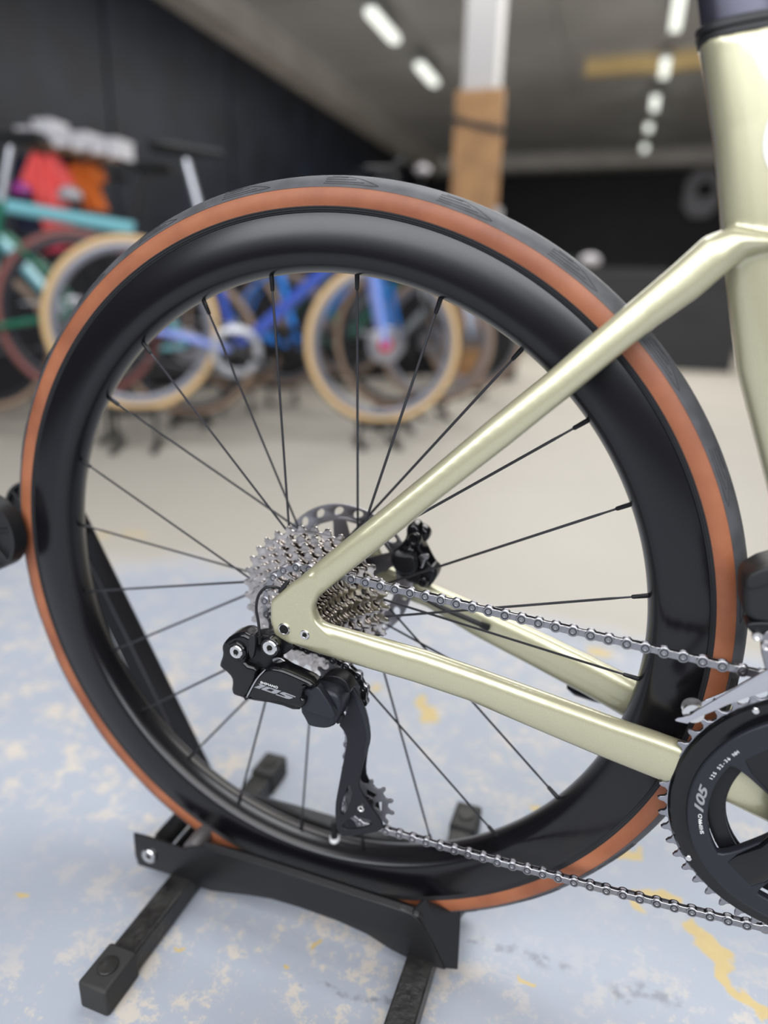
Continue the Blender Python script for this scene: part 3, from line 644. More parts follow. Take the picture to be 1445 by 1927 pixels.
# rotor
def ring_slots(R, n, r1, w, h_, ph=0, skew=.35, m=14):
    out = []
    for k in range(n):
        a_ = 2 * PI * k / n + ph; cx, cz = r1 * math.cos(a_), AX + r1 * math.sin(a_); L_ = []
        for i in range(m):
            t_ = 2 * PI * i / m; u, v = w * math.cos(t_), h_ * math.sin(t_); b_ = a_ + skew
            L_.append((cx - u * math.sin(b_) + v * math.cos(b_), cz + u * math.cos(b_) + v * math.sin(b_)))
        out.append(L_)
    return out
YR = .0490
plate('brake_rotor', [circ(0, AX, .070, 96), circ(0, AX, .0560, 72)] + ring_slots(.08, 20, .0632, .0052, .0034, .1, .5), YR, .0018, M_rotor, wheel, .0003)
car = []
for k in range(5):
    a_ = 2 * PI * k / 5 + .25
    car.append([( .030 * math.cos(a_ + .45 + t_ ) , AX + .030 * math.sin(a_ + .45 + t_)) for t_ in (0, .2, .4, .6)] + [(.0535 * math.cos(a_ + 1.30 - t_), AX + .0535 * math.sin(a_ + 1.30 - t_)) for t_ in (0, .25, .5, .75, 1.0)])
plate('rotor_carrier', [circ(0, AX, .0570, 72), circ(0, AX, .020, 32)] + car, YR - .0002, .0022, M_rotor, wheel, .0004)
# cassette
def gear(T, cz, cx=0.0, rot=0.0, tip=.0021, root=.0030, holes=True, rin=None):
    rp = T * .0127 / (2 * PI); L_ = []; vr = root + .0009 if root > .0031 else .0036
    for k in range(T):
        a0 = 2 * PI * (k + rot) / T; c_ = Vector((rp * math.cos(a0), rp * math.sin(a0))); e_ = Vector((math.cos(a0), math.sin(a0))); t_ = Vector((-e_.y, e_.x))
        for dg in (-95, -60, -25, 10, 25, 60, 95):
            if dg == 10: continue
            d_ = math.radians(dg); q = c_ - e_ * (vr * math.cos(d_)) + t_ * (vr * math.sin(d_)); L_.append((cx + q.x, cz + q.y))
        am = a0 + PI / T; et = Vector((math.cos(am), math.sin(am))); tt_ = Vector((-et.y, et.x))
        for w_, h_ in ((-.0013, tip * .45), (-.0008, tip), (.0006, tip), (.0014, tip * .45)):
            q = et * (rp + h_) + tt_ * w_; L_.append((cx + q.x, cz + q.y))
    return L_, rp
cogs = [11, 12, 13, 14, 15, 17, 19, 21, 24, 27, 30, 34]
YC19 = -.0385
for i, T in enumerate(cogs):
    y = YC19 - (6 - i) * .00355
    L_, rp = gear(T, AX, rot=.15 * i + .3)
    loops = [L_, circ(0, AX, .0165, 32)]
    if T >= 17:
        nh = T // 2 if T < 24 else T
        rr = rp - .0095
        if T >= 21:
            for k in range(nh):
                a_ = 2 * PI * (k + .37 * i) / nh; hr = (.0016 if k % 2 else .0026) if T >= 24 else .0021
                if T >= 27 and k % 4 == 3: continue
                loops.append(list(reversed(circ(rr * math.cos(a_), AX + rr * math.sin(a_), hr, 8))))
        if T >= 24:
            for k in range(6):
                a_ = 2 * PI * (k + .2 * i) / 6
                loops.append([(.022 * math.cos(a_ - .22), AX + .022 * math.sin(a_ - .22)), (.022 * math.cos(a_ + .22), AX + .022 * math.sin(a_ + .22)), ((rp - .017) * math.cos(a_ + .30), AX + (rp - .017) * math.sin(a_ + .30)), ((rp - .017) * math.cos(a_ - .30), AX + (rp - .017) * math.sin(a_ - .30))])
    o = plate('cog', loops, y - .0009, .0018, M_nickel, wheel, .00045, 1, 25)
    b = MB()   # shifting ramps and rivets standing proud of the cog face
    for k in range(4):
        a_ = 2 * PI * (k + .31 * i) / 4; rr = rp - .0065
        b.revolve([(.0014, -.0012), (.0014, -.0002), (.00001, -.0002), (.00001, -.0014)], (rr * math.cos(a_), y, AX + rr * math.sin(a_)), 10)
    if T > 12: b.build('rivet', M_silver, wheel)
for i in range(len(cogs) - 1):
    y = YC19 - (6 - i) * .00355
    MB().revolve([(.0185, .0009), (.0185, .0027), (.016, .0027), (.016, .0009)], (0, y, AX), 24).build('cog_spacer', M_black, wheel)
MB().revolve([(.0165, -.0030), (.0180, -.0018), (.0180, .001), (.0100, .001), (.0100, -.003)], (0, YC19 - 6 * .00355 - .001, AX), 24).build('lockring', M_black, wheel)

# ---- chain
BBX, BBZ = .4034, -.088 + AX
YF = -.0459
RO = .1052; RC = .0385
def chain_path():
    pts = []
    cr = Vector((BBX, YF, BBZ))
    for i in range(31):          # round the front of the big ring, from below to the top
        a_ = math.radians(-96 + i * (86.8 + 96) / 30); pts.append(cr + Vector((RO * math.cos(a_), 0, RO * math.sin(a_))))
    y1 = lambda x: -.0397 + -.0255 * 0 + (YF + .0397) * (x / .4034)
    for i in range(1, 20):
        x = .40 - i * .39 / 19.0; z = .0388 - .0650 * x + AX
        pts.append(Vector((x, y1(x), z)))
    for i in range(24):
        a_ = math.radians(91 + i * (286 - 91) / 23); pts.append(Vector((RC * math.cos(a_), YC19, AX + RC * math.sin(a_))))
    return pts
cp = chain_path()
G = (Y(633, 1303, -.047), Y(686, 1519, -.047))      # pulley centres
gu = Vector((G[0].x, -.0400, G[0].z)); gl = Vector((G[1].x, -.0405, G[1].z))
RU = 12 * .0127 / (2 * PI)
for i in range(10):
    a_ = math.radians(70 - i * 15); cp.append(gu + Vector((RU * math.cos(a_), 0, RU * math.sin(a_))))
for i in range(18):
    a_ = math.radians(150 + i * 118 / 17); cp.append(gl + Vector((RU * math.cos(a_), 0, RU * math.sin(a_))))
end = Vector((BBX + RO * math.cos(math.radians(-96)), YF, BBZ + RO * math.sin(math.radians(-96))))
st0 = cp[-1].copy()
for i in range(1, 25):
    t_ = i / 24; q_ = st0.lerp(end, t_); q_.z -= .0028 * 4 * t_ * (1 - t_); cp.append(q_)
def walk(path, step):
    dense = []
    for a_, b_ in zip(path[:-1], path[1:]):
        n = max(1, int((b_ - a_).length / .0001))
        dense += [a_.lerp(b_, i / n) for i in range(n)]
    out = [dense[0]]
    for q in dense:
        if (q - out[-1]).length >= step: out.append(q)
    return out
pins = walk(cp, .0127)
def link_mesh(kind):
    b = MB(); p = .0127; R_ = .0043; wst = .0029 if kind == 'outer' else .0026
    ol = []
    for i in range(13): a_ = math.radians(40 + i * 280 / 12); ol.append((R_ * math.cos(a_), R_ * math.sin(a_)))
    ol.append((p * .5, -wst))
    for i in range(13): a_ = math.radians(-140 + i * 280 / 12); ol.append((p + R_ * math.cos(a_), R_ * math.sin(a_)))
    ol.append((p * .5, wst))
    ys = (.0018, .0026) if kind == 'outer' else (.0010, .0018)
    n = len(ol)
    for s in (-1, 1):
        cx = p / 2; V = []; sh_ = .93
        y_in, y_out = ys
        for y, k in ((y_in, 1.0), (y_out - .0003, 1.0), (y_out, sh_)):
            for x, z in ol:
                ex = 0 if x < cx else p
                if k < 1: x2 = ex + (x - ex) * .90 if abs(x - cx) > 1e-6 else x; z2 = z * .90
                else: x2, z2 = x, z
                V.append((x2, s * y, z2))
        F = [tuple(range(n)), tuple(range(2 * n, 3 * n))]
        for lv in (0, 1):
            for i in range(n): F.append((lv * n + i, lv * n + (i + 1) % n, (lv + 1) * n + (i + 1) % n, (lv + 1) * n + i))
        b.add(V, F)
    for x in (0, p):
        if kind == 'outer': b.revolve([(.0019, -.0028), (.0019, .0028), (.0013, .0028), (.0010, .0025), (.00001, .0025), (.00001, -.0025), (.0010, -.0025), (.0013, -.0028)], (x, 0, 0), 14)
        else: b.revolve([(.0038, -.0010), (.0038, .0010), (.00195, .0010), (.00195, -.0010)], (x, 0, 0), 14)
    if kind == 'outer':
        nf = len(b.f)
        for x in (0, p):
            for s in (-1, 1): b.revolve([(.0030, -.0025 * s), (.0030, -.00264 * s), (.0021, -.00264 * s), (.0021, -.0025 * s)], (x, 0, 0), 16)
    me = bpy.data.meshes.new('link_' + kind); me.from_pydata(b.v, [], b.f)
    bm = bmesh.new(); bm.from_mesh(me); bmesh.ops.recalc_face_normals(bm, faces=bm.faces); bm.to_mesh(me); bm.free()
    me.materials.append(M_steel); me.materials.append(M_pinring)
    if kind == 'outer':
        for p_ in me.polygons:
            if p_.index >= nf: p_.material_index = 1
    finish(me, 30); return me
M_pinring = mat('dark_pin_ring', (.05, .05, .055), rough=.4, metal=.8)
lm = {'outer': link_mesh('outer'), 'inner': link_mesh('inner')}
chain = empty('chain', (0, 0, 0)); chain.parent = bike; chain.location = -OFF[bike.name]; OFF[chain.name] = Vector((0, 0, 0))
chain['label'] = 'silver roller chain'
for i in range(len(pins) - 1):
    a_, b_ = pins[i], pins[i + 1]; o = bpy.data.objects.new('chain_link', lm['outer' if i % 2 else 'inner']); COL.objects.link(o); o.parent = chain
    x = (b_ - a_).normalized(); y = Vector((0, 1, 0)); y = (y - x * y.dot(x)).normalized(); z = x.cross(y)
    o.matrix_local = Matrix(((x.x, y.x, z.x, a_.x), (x.y, y.y, z.y, a_.y), (x.z, y.z, z.z, a_.z), (0, 0, 0, 1)))

# ---- frame: lofted tubes fused into one carbon skin, then cut into its named tubes
fr = MB()
def sec(pt, pb, yc, hw):
    a_, b_ = Y(pt[0], pt[1], yc), Y(pb[0], pb[1], yc); c_ = (a_ + b_) / 2; u = (a_ - b_) / 2
    return (c_, u, Vector((0, hw, 0)))
# drive-side seat stay
ss = [sec((541, 1104), (570, 1150), -.0725, .0062), sec((600, 1055), (632, 1097), -.0705, .0072), sec((677, 991), (712, 1034), -.066, .0080), sec((790, 899), (827, 940), -.058, .0080), sec((921, 788), (962, 836), -.0495, .0080),
      sec((1023, 706), (1065, 753), -.0425, .0080), sec((1105, 635), (1150, 683), -.0365, .0080), sec((1190, 563), (1237, 613), -.0305, .0085), sec((1265, 499), (1313, 560), -.0265, .0090), sec((1325, 445), (1368, 513), -.0230, .0100),
      sec((1372, 428), (1402, 482), -.0170, .0130), sec((1430, 440), (1445, 472), -.0150, .0125), sec((1500, 452), (1505, 470), -.0130, .0100)]
fr.loft(ss, 28, 2.35)
fr.loft([(Vector((c.x, -c.y, c.z)), u, w) for c, u, w in ss], 28, 2.35)
# drive-side chain stay
cs = [sec((575, 1150), (560, 1214), -.0725, .0060), sec((618, 1174), (598, 1227), -.0715, .0070), sec((712, 1200), (694, 1255), -.068, .0085), sec((800, 1225), (780, 1280), -.0655, .0090), sec((905, 1261), (884, 1315), -.062, .0090),
      sec((1030, 1306), (1005, 1367), -.0555, .0095), sec((1157, 1352), (1128, 1419), -.0470, .0095), sec((1235, 1378), (1208, 1451), -.0415, .0095), sec((1290, 1398), (1265, 1473), -.0385, .0095)]
last = cs[-1][0]
cs += [(Vector((.345, -.0345, BBZ + .012)), Vector((0, 0, .021)), Vector((0, .010, 0))), (Vector((.385, -.030, BBZ)), Vector((0, 0, .024)), Vector((0, .012, 0)))]
fr.loft(cs, 24, 2.6)
# other-side chain stay
cn = [(Vector((.0, .0705, AX)), Vector((0, 0, .016)), Vector((0, .0055, 0))), (Vector((.02, .0695, AX - .004)), Vector((0, 0, .015)), Vector((0, .0065, 0))),
      sec((822, 1103), (803, 1140), .066, .0085), sec((916, 1144), (890, 1193), .0635, .0090), sec((1032, 1197), (1003, 1252), .059, .0095), sec((1125, 1242), (1098, 1303), .053, .0095), sec((1213, 1287), (1185, 1353), .046, .0095),
      (Vector((.345, .0365, BBZ + .012)), Vector((0, 0, .021)), Vector((0, .010, 0))), (Vector((.385, .030, BBZ)), Vector((0, 0, .024)), Vector((0, .012, 0)))]
fr.loft(cn, 24, 2.6)
fv = fr.v; ff = fr.f
# seat tube (rear edge follows the tyre)
re = [(.2530, .4085), (.2560, .4000), (.2690, .357), (.2813, .3065), (.2879, .2789), (.3057, .2144), (.3392, .1321), (.368, .06), (.385, .0), (.395, -.05), (.402, -.088)]
dep = [.052, .053, .055, .058, .058, .058, .056, .054, .052, .050, .040]; hwd = [.0175, .0175, .0175, .018, .018, .0165, .0155, .016, .019, .026, .033]
sts = []
for i, ((x, z), dp, hw) in enumerate(zip(re, dep, hwd)):
    j0, j1 = max(0, i - 1), min(len(re) - 1, i + 1); t_ = Vector((re[j1][0] - re[j0][0], 0, re[j1][1] - re[j0][1])).normalized()
    n_ = Vector((-t_.z, 0, t_.x));
    if n_.x < 0: n_ = -n_
    if i < 2: n_ = Vector((.9950, 0, .10 if i == 0 else .18)).normalized()
    sts.append((Vector((x, 0, z + AX)) + n_ * dp / 2, n_ * dp / 2, Vector((0, hw, 0))))
fr.loft(sts, 28, 3.2)
bbp = MB(); bbp.revolve([(.0265, -.034), (.0265, .034), (.00001, .034), (.00001, -.034)], (BBX, 0, BBZ), 40); fr.add(bbp.v, bbp.f)
# down tube stub leaves the bracket forwards
fr.loft([(Vector((.41, 0, BBZ + .01)), Vector((-.02, 0, .024)), Vector((0, .026, 0))), (Vector((.62, 0, BBZ + .20)), Vector((-.02, 0, .026)), Vector((0, .024, 0)))], 24, 2.6)
me = bpy.data.meshes.new('frame_raw'); me.from_pydata([tuple(v) for v in fr.v], [], fr.f)
bm = bmesh.new(); bm.from_mesh(me); bmesh.ops.recalc_face_normals(bm, faces=bm.faces); bm.to_mesh(me); bm.free()
# dropout plates
def addplate(loop, yf, th):
    m_ = plate_mesh([loop], yf + th / 2, th, .003, 3); n = len(me.vertices); bm_ = bmesh.new(); bm_.from_mesh(me); bm_.from_mesh(m_); bm_.to_mesh(me); bm_.free()
DO = [(509, 1130), (508, 1168), (516, 1195), (544, 1212), (590, 1221), (625, 1224), (634, 1205), (612, 1184), (596, 1167), (588, 1146), (598, 1120), (612, 1104), (585, 1075), (548, 1097)]
addplate(XZ(DO, -.0765), -.0785, .012)
addplate(XZ([(509, 1130), (508, 1168), (516, 1195), (544, 1212), (600, 1227), (618, 1174), (600, 1158), (593, 1140), (600, 1120), (575, 1065)], -.0765), .0665, .010)
ob = bpy.data.objects.new('f', me); rm = ob.modifiers.new('r', 'REMESH'); rm.mode = 'VOXEL'; rm.voxel_size = .00135
sm = ob.modifiers.new('s', 'SMOOTH'); sm.factor = .5; sm.iterations = 14
fm = eval_mesh(ob); bpy.data.objects.remove(ob)
# cut into tubes by place, keeping the fused normals
fm.update(); nrm = [v.normal.copy() for v in fm.vertices]; cod = [v.co.copy() for v in fm.vertices]
def region(c):
    x, y, z = c.x, c.y, c.z - AX
    # distance behind the seat tube's rear edge
    xe = None
    for (x0, z0), (x1, z1) in zip(re[:-1], re[1:]):
        if z1 <= z <= z0: xe = x0 + (x1 - x0) * (z0 - z) / (z0 - z1); break
    if xe is None: xe = .24 if z > .4 else .402
    if x > .36 and z < -.04: return 'bottom_bracket'
    if x > xe - .004 and x > .24: return 'seat_tube' if x < xe + .075 or z > .12 else 'down_tube'
    s = 'near' if y < 0 else 'far'
    if x < .035 and z < .028 and abs(y) > .05: return 'dropout_' + s
    return ('seat_stay_' if z > .012 + x * .15 else 'chain_stay_') + s
parts = {}
for p in fm.polygons: parts.setdefault(region(p.center), []).append(p.index)
NM = {'bottom_bracket': 'bottom_bracket_shell', 'seat_tube': 'seat_tube', 'down_tube': 'down_tube', 'dropout_near': 'dropout', 'dropout_far': 'dropout', 'seat_stay_near': 'seat_stay', 'seat_stay_far': 'seat_stay', 'chain_stay_near': 'chain_stay', 'chain_stay_far': 'chain_stay'}
FR = {}
for key in ('seat_tube', 'seat_stay_near', 'chain_stay_near', 'dropout_near', 'chain_stay_far', 'seat_stay_far', 'dropout_far', 'bottom_bracket', 'down_tube'):
    if key not in parts: continue
    idx = {}; V = []; F = []; Nn = []
    for pi in parts[key]:
        f_ = []
        for vi in fm.polygons[pi].vertices:
            if vi not in idx: idx[vi] = len(V); V.append(cod[vi]); Nn.append(nrm[vi])
            f_.append(idx[vi])
        F.append(f_)
    m_ = bpy.data.meshes.new(NM[key]); m_.from_pydata([tuple(v) for v in V], [], F); m_.materials.append(M_paint)
    m_.polygons.foreach_set('use_smooth', [True] * len(F)); m_.normals_split_custom_set_from_vertices([tuple(n_) for n_ in Nn]); m_.update()
    FR[key] = place(bpy.data.objects.new(NM[key], m_), bike)
bpy.data.meshes.remove(fm)
# axle end and hanger screw in the dropout
ax = Y(534.5, 1184, -.0790)
o = bolt('thru_axle', (ax.x, -.0800, ax.z), .0052, .0030, M_silver, FR['dropout_near'], .72); socket('axle_socket', (ax.x, -.0797, ax.z), .0042, M_hole, FR['dropout_near'])
ax2 = Y(573, 1195, -.0790)
bolt('hanger_screw', (ax2.x, -.0795, ax2.z), .0042, .0025, M_silver, FR['dropout_near'], .5)
socket('screw_socket', (ax2.x, -.0793, ax2.z), .0018, M_hole, FR['dropout_near'])
# white logo edge on the seat tube
lg = Y(1447, 268, -.0182)
text('logo', 'C', (lg.x - .004, -.0180, lg.z - .024), (1, 0, .08), .052, M_white, FR['seat_tube'], sx=.8)
# seat post, collar
pa_ = Vector((.2786, 0, .4105 + AX)); up_ = Vector((-.285, 0, .958)).normalized(); nn_ = Vector((.958, 0, .285)).normalized()
def along(d_): return pa_ + up_ * d_
MB().loft([(along(-.03), nn_ * .0225, Vector((0, .0135, 0))), (along(.30), nn_ * .0225, Vector((0, .0135, 0)))], 28, 2.4).build('seat_post', mat('satin_purple_grey_post', (.060, .058, .080), rough=.30, metal=.6), bike)
flat = Vector((.995, 0, .10)).normalized()
MB().loft([(along(s_), flat * a_, Vector((0, b_, 0))) for s_, a_, b_ in ((-.002, .0245, .0150), (.0004, .0262, .0172), (.0036, .0262, .0172), (.0042, .0250, .0160), (.0048, .0268, .0178), (.0084, .0266, .0176), (.0098, .0245, .0155))], 32, 2.8).build('seat_post_collar', M_plastic, bike)

# ---- rear derailleur
rd = empty('rear_derailleur', (0, 0, 0)); rd.parent = bike; rd.location = -OFF[bike.name]; OFF[rd.name] = Vector((0, 0, 0)); rd['label'] = 'black electronic rear derailleur lettered 105'
def cpx(pts, ox=400, oy=1160, k=3.6125): return [(ox + a_ / k, oy + b_ / k) for a_, b_ in pts]
def rp_(name, pts, yf, th, m, bev=.0015, res=3, holes=(), sm_=1, parent=None):
    L_ = [smooth_loop(XZ(cpx(pts), yf), sm_)] + [smooth_loop(XZ(cpx(h), yf), sm_) for h in holes]
    return plate(name, L_, yf, th, m, parent or rd, bev, res)
# hanger / B-knuckle bracket behind the two silver bolts
rp_('hanger', [(400, 100), (480, 150), (560, 200), (520, 240), (470, 270), (420, 290), (350, 270), (330, 200), (350, 130)], -.0770, .007, M_black, .001)
rp_('b_knuckle', [(70, 180), (110, 140), (195, 112), (240, 135), (262, 150), (262, 215), (232, 290), (215, 330), (300, 350), (300, 440), (240, 560), (150, 552), (118, 520), (128, 440), (105, 400), (42, 352), (38, 330), (62, 265), (52, 215)], -.0870, .020, M_gloss, .004, 4)
rp_('link_body', [(250, 135), (330, 120), (420, 135), (470, 180), (465, 250), (430, 290), (440, 330), (380, 360), (300, 355), (215, 330), (235, 280), (258, 215)], -.0810, .014, M_black, .002)
rp_('spring_arm', [(400, 285), (450, 275), (500, 310), (560, 345), (548, 378), (500, 360), (450, 340), (410, 320)], -.0830, .004, M_steel, .0008)
rp_('cable_clip', [(243, 130), (275, 125), (290, 150), (285, 250), (265, 300), (240, 250)], -.0890, .004, M_plastic, .0008)
for nm, q_, yy in (('pivot_bolt', (158, 243), -.0900), ('pivot_bolt', (387, 215), -.0880)):
    p = Y(*cpx([q_])[0], yy)
    MB().revolve([(.0080, .006), (.0086, .001), (.0078, .0002), (.0064, .0002), (.0062, .001), (.0062, .006)], (p.x, yy, p.z), 32).build('bolt_washer', M_gloss, rd)
    o = bolt(nm, (p.x, yy - .0006, p.z), .0060 if q_[0] < 200 else .0066, .003, M_silver, rd, .40); o['label'] = 'silver hexagon socket bolt'
    socket('bolt_socket', (p.x, yy - .0004, p.z), .0024, M_hole, rd)
# parallelogram outer link with print
rp_('inner_link', [(215, 330), (320, 345), (400, 350), (560, 400), (600, 600), (580, 655), (430, 600), (240, 575), (160, 545)], -.0800, .016, M_black, .003)
cov = rp_('outer_link', [(232, 535), (262, 460), (300, 405), (355, 358), (400, 350), (460, 360), (560, 400), (688, 462), (668, 492), (628, 482), (600, 530), (600, 560), (628, 572), (608, 632), (570, 628), (420, 582), (225, 572), (190, 556)], -.0960, .016, M_gloss, .0035, 5)
cov['label'] = 'gloss black link cover printed in grey'
lf = rp_('link_edge', [(225, 552), (262, 478), (300, 415), (352, 362), (360, 366), (308, 420), (272, 480), (236, 552)], -.0966, .001, M_greyprint, .0002, 1)
o1 = Y(*cpx([(292, 498)])[0], -.0963); o2 = Y(*cpx([(540, 560)])[0], -.0963)
K5 = lambda P_: XZ([(470 + a_ / 13.136, 1260 + b_ / 13.136) for a_, b_ in P_], -.0962)
plate('print', K5([(212, 350), (262, 352), (405, 405), (235, 478), (108, 438), (255, 385)]), -.0963, .0002, M_greyprint, cov, .00004, 1)
plate('print', [K5([(425, 420), (778, 530), (660, 594), (590, 598), (288, 492), (290, 472)]), K5([(500, 470), (405, 502), (530, 545), (605, 508)])], -.0963, .0002, M_greyprint, cov, .00004, 1)
plate('print', K5([(735, 585), (800, 555), (860, 560), (1140, 668), (1115, 688), (900, 608), (870, 612), (1060, 685), (1062, 705), (975, 730), (900, 716), (638, 622), (655, 602), (850, 668), (885, 660)]), -.0963, .0002, M_greyprint, cov, .00004, 1)
o1 = Y(489.6, 1285.6, -.0963); o2 = Y(516.4, 1294.2, -.0963)
text('print', 'SHIMANO', (o1.x, -.0962, o1.z), o2 - o1, .0020, M_white, cov, sx=1.25)
# P-knuckle: satin block with cut face, rounded below
rp_('p_knuckle', [(590, 495), (690, 485), (780, 505), (845, 535), (872, 590), (868, 660), (830, 750), (770, 776), (690, 768), (640, 752), (615, 700), (585, 650), (600, 570)], -.0830, .024, M_satin, .005, 5)
rp_('knuckle_face', [(600, 500), (640, 492), (660, 500), (690, 478), (715, 478), (770, 560), (835, 665), (822, 700), (795, 702), (600, 640), (615, 600), (632, 572), (598, 555)], -.0895, .008, M_satin, .0018, 3)
rp_('knuckle_screw', [(840, 690), (870, 672), (885, 690), (880, 715), (850, 738), (835, 725)], -.0775, .006, M_black, .001)
# cage
outer = [(700, 440), (740, 415), (820, 402), (890, 425), (950, 480), (1000, 560), (1040, 660), (1068, 780), (1070, 850), (1045, 920), (1022, 1000), (1002, 1080), (990, 1160), (1020, 1220), (1090, 1320), (1162, 1420), (1140, 1460), (1060, 1480), (900, 1503), (860, 1480), (836, 1430), (830, 1290), (850, 1180), (880, 1020), (905, 900), (912, 830), (890, 780), (850, 735), (900, 680), (918, 600), (880, 520), (840, 500), (780, 500), (720, 490), (705, 470)]
h1 = [(925, 1140), (948, 1190), (946, 1230), (925, 1290), (895, 1345), (872, 1350), (870, 1300), (880, 1250), (905, 1200)]
h2 = [(885, 1415), (960, 1352), (1010, 1372), (1075, 1390), (1085, 1408), (1060, 1428), (990, 1445), (905, 1450), (885, 1440)]
rp_('cage_plate', outer, -.0560, .0032, M_cage, .0010, 2, holes=(h1, h2))
rp_('cage_rim', [(905, 470), (940, 470), (1000, 560), (1042, 660), (1070, 780), (1072, 850), (1050, 920), (1020, 985), (1030, 900), (1045, 840), (1035, 760), (1005, 660), (965, 560)], -.0570, .002, M_satin, .0006, 2)
rp_('cage_plate', [(960, 480), (1010, 560), (1050, 660), (1075, 800), (1040, 1000), (1045, 1100), (1120, 1180), (1130, 1300), (1160, 1430), (900, 1480), (860, 1350), (960, 1100), (980, 850), (960, 700), (900, 560)], -.0345, .0020, M_cage, .0006, 2)
rp_('pivot_ring', [(692, 490), (705, 445), (745, 415), (800, 402), (860, 412), (915, 450), (945, 520), (900, 520), (860, 480), (800, 455), (750, 465), (720, 500)], -.0700, .014, M_black, .001)
for k in range(3):
    p = Y(*cpx([(815, 495)])[0], -.062)
    MB().revolve([(.0085 + .0022 * k, -.001 + .0012 * k), (.0095 + .0022 * k, -.001 + .0012 * k), (.0095 + .0022 * k, .004), (.0085 + .0022 * k, .004)], (p.x, -.066, p.z), 36).build('spring_coil', M_black, rd)
def pulley(c, T, rin, yc, th):
    L_, rp2 = gear(T, c.z, c.x, tip=.0022, root=.0036, rot=.2); hs = []
    for k in range(5):
        a_ = 2 * PI * k / 5
        hs.append([(c.x + .008 * math.cos(a_ - .35), c.z + .008 * math.sin(a_ - .35)), (c.x + .008 * math.cos(a_ + .35), c.z + .008 * math.sin(a_ + .35)), (c.x + (rp2 - .009) * math.cos(a_ + .38), c.z + (rp2 - .009) * math.sin(a_ + .38)), (c.x + (rp2 - .009) * math.cos(a_ - .38), c.z + (rp2 - .009) * math.sin(a_ - .38))])
    plate('jockey_wheel', [L_, circ(c.x, c.z, .004, 16)] + hs, yc - th / 2, th, M_pull, rd, .0005, 1)
M_pull = mat('grey_resin_pulley', (.085, .085, .095), rough=.38)
pulley(gu, 12, .004, gu.y, .0022); pulley(gl, 12, .004, gl.y, .0022)
MB().revolve([(.0075, -.004), (.0075, .004), (.003, .004), (.003, -.004)], (gl.x, gl.y, gl.z), 24).build('pulley_bearing', M_black, rd)
p = Y(679, 1522, -.0575); bolt('pulley_bolt', (p.x, -.0580, p.z), .0034, .0025, M_silver, rd, .5); socket('bolt_socket', (p.x, -.0578, p.z), .0013, M_hole, rd)
# cable loop from the frame to the derailleur
cb = [Y(489, 1198, -.082), Y(486, 1170, -.080), Y(482, 1145, -.079), Y(486, 1122, -.078), Y(497, 1108, -.077), Y(513, 1104, -.076), Y(526, 1107, -.073), Y(534, 1112, -.068)]
def smooth_path(P_, n=5):
    out = []
    for i in range(len(P_) - 1):
        p0, p1, p2, p3 = P_[max(0, i - 1)], P_[i], P_[i + 1], P_[min(len(P_) - 1, i + 2)]
        for k in range(n):
            t_ = k / n; out.append(.5 * ((2 * p1) + (p2 - p0) * t_ + (2 * p0 - 5 * p1 + 4 * p2 - p3) * t_ * t_ + (3 * p1 - p0 - 3 * p2 + p3) * t_ ** 3))
    out.append(P_[-1]); return out
MB().tube(smooth_path(cb), .0012, 10).build('electric_cable', M_plastic, rd)
MB().tube([cb[0] + Vector((0, 0, -.006)), cb[0]], .0022, 10).build('cable_plug', M_plastic, rd)
plate('cable_grommet', smooth_loop(XZ([(522, 1112), (540, 1090), (546, 1094), (528, 1117)], -.075), 1), -.0765, .005, M_plastic, rd, .0008)

# ---- crankset
ck = empty('crankset', (0, 0, 0)); ck.parent = bike; ck.location = -OFF[bike.name]; OFF[ck.name] = Vector((0, 0, 0)); ck['label'] = 'black crankset with silver-toothed rings'
L_, rp2 = gear(52, BBZ, BBX, rot=.42, tip=.0022, root=.0036)
plate('large_chainring', [L_, circ(BBX, BBZ, .0955, 96)], YF - .0014, .0028, mat('chainring_grey', (.34, .34, .37), rough=.28, metal=1.0), ck, .0006, 2)
b = MB(); b.revolve([(.1003, -.0022), (.1003, .0005), (.0780, .0005), (.0780, -.0075), (.0860, -.0078), (.0900, -.0060), (.0935, -.0048), (.0985, -.0046), (.0990, -.0036)], (BBX, YF, BBZ), 120)
b.build('ring_cover', M_gloss, ck, 25)
for a_ in (-144.8, -54.8, 35.2, 125.2):
    r_ = .0965; t_ = math.radians(a_)
    MB().revolve([(.0024, .002), (.0024, -.0008), (.0020, -.0012), (.00001, -.0012)], (BBX + r_ * math.cos(t_), YF - .0046, BBZ + r_ * math.sin(t_)), 18, False).build('ring_pin', M_silver, ck)
L_, rp3 = gear(36, BBZ, BBX, tip=.0022, root=.0036)
plate('small_chainring', [L_, circ(BBX, BBZ, .0600, 64)], YF + .0045, .0026, M_cage, ck, .0005, 1)
# four-armed spider face with windows between the arms
def window(a0, a1, r0, r1, n=10):
    P_ = [(BBX + r1 * math.cos(math.radians(a0 + (a1 - a0) * i / n)), BBZ + r1 * math.sin(math.radians(a0 + (a1 - a0) * i / n))) for i in range(n + 1)]
    P_ += [(BBX + r0 * math.cos(math.radians(a1 - 8 + (a0 - a1 + 16) * i / n)), BBZ + r0 * math.sin(math.radians(a1 - 8 + (a0 - a1 + 16) * i / n))) for i in range(n + 1)]
    return smooth_loop(P_, 2)
WN = [window(150 + 0, 216, .034, .0735), window(244, 296, .034, .0735), window(-44 + 8, 28, .034, .0735), window(56, 118, .034, .0735)]
plate('spider', [circ(BBX, BBZ, .0880, 96)] + WN, YF - .0105, .0080, M_satin, ck, .0022, 4)
pl_ = [circ(BBX, BBZ, .0735, 72), circ(BBX, BBZ, .0610, 72)]
plate('spider_step', pl_, YF - .0010, .0040, M_black, ck, .0008)
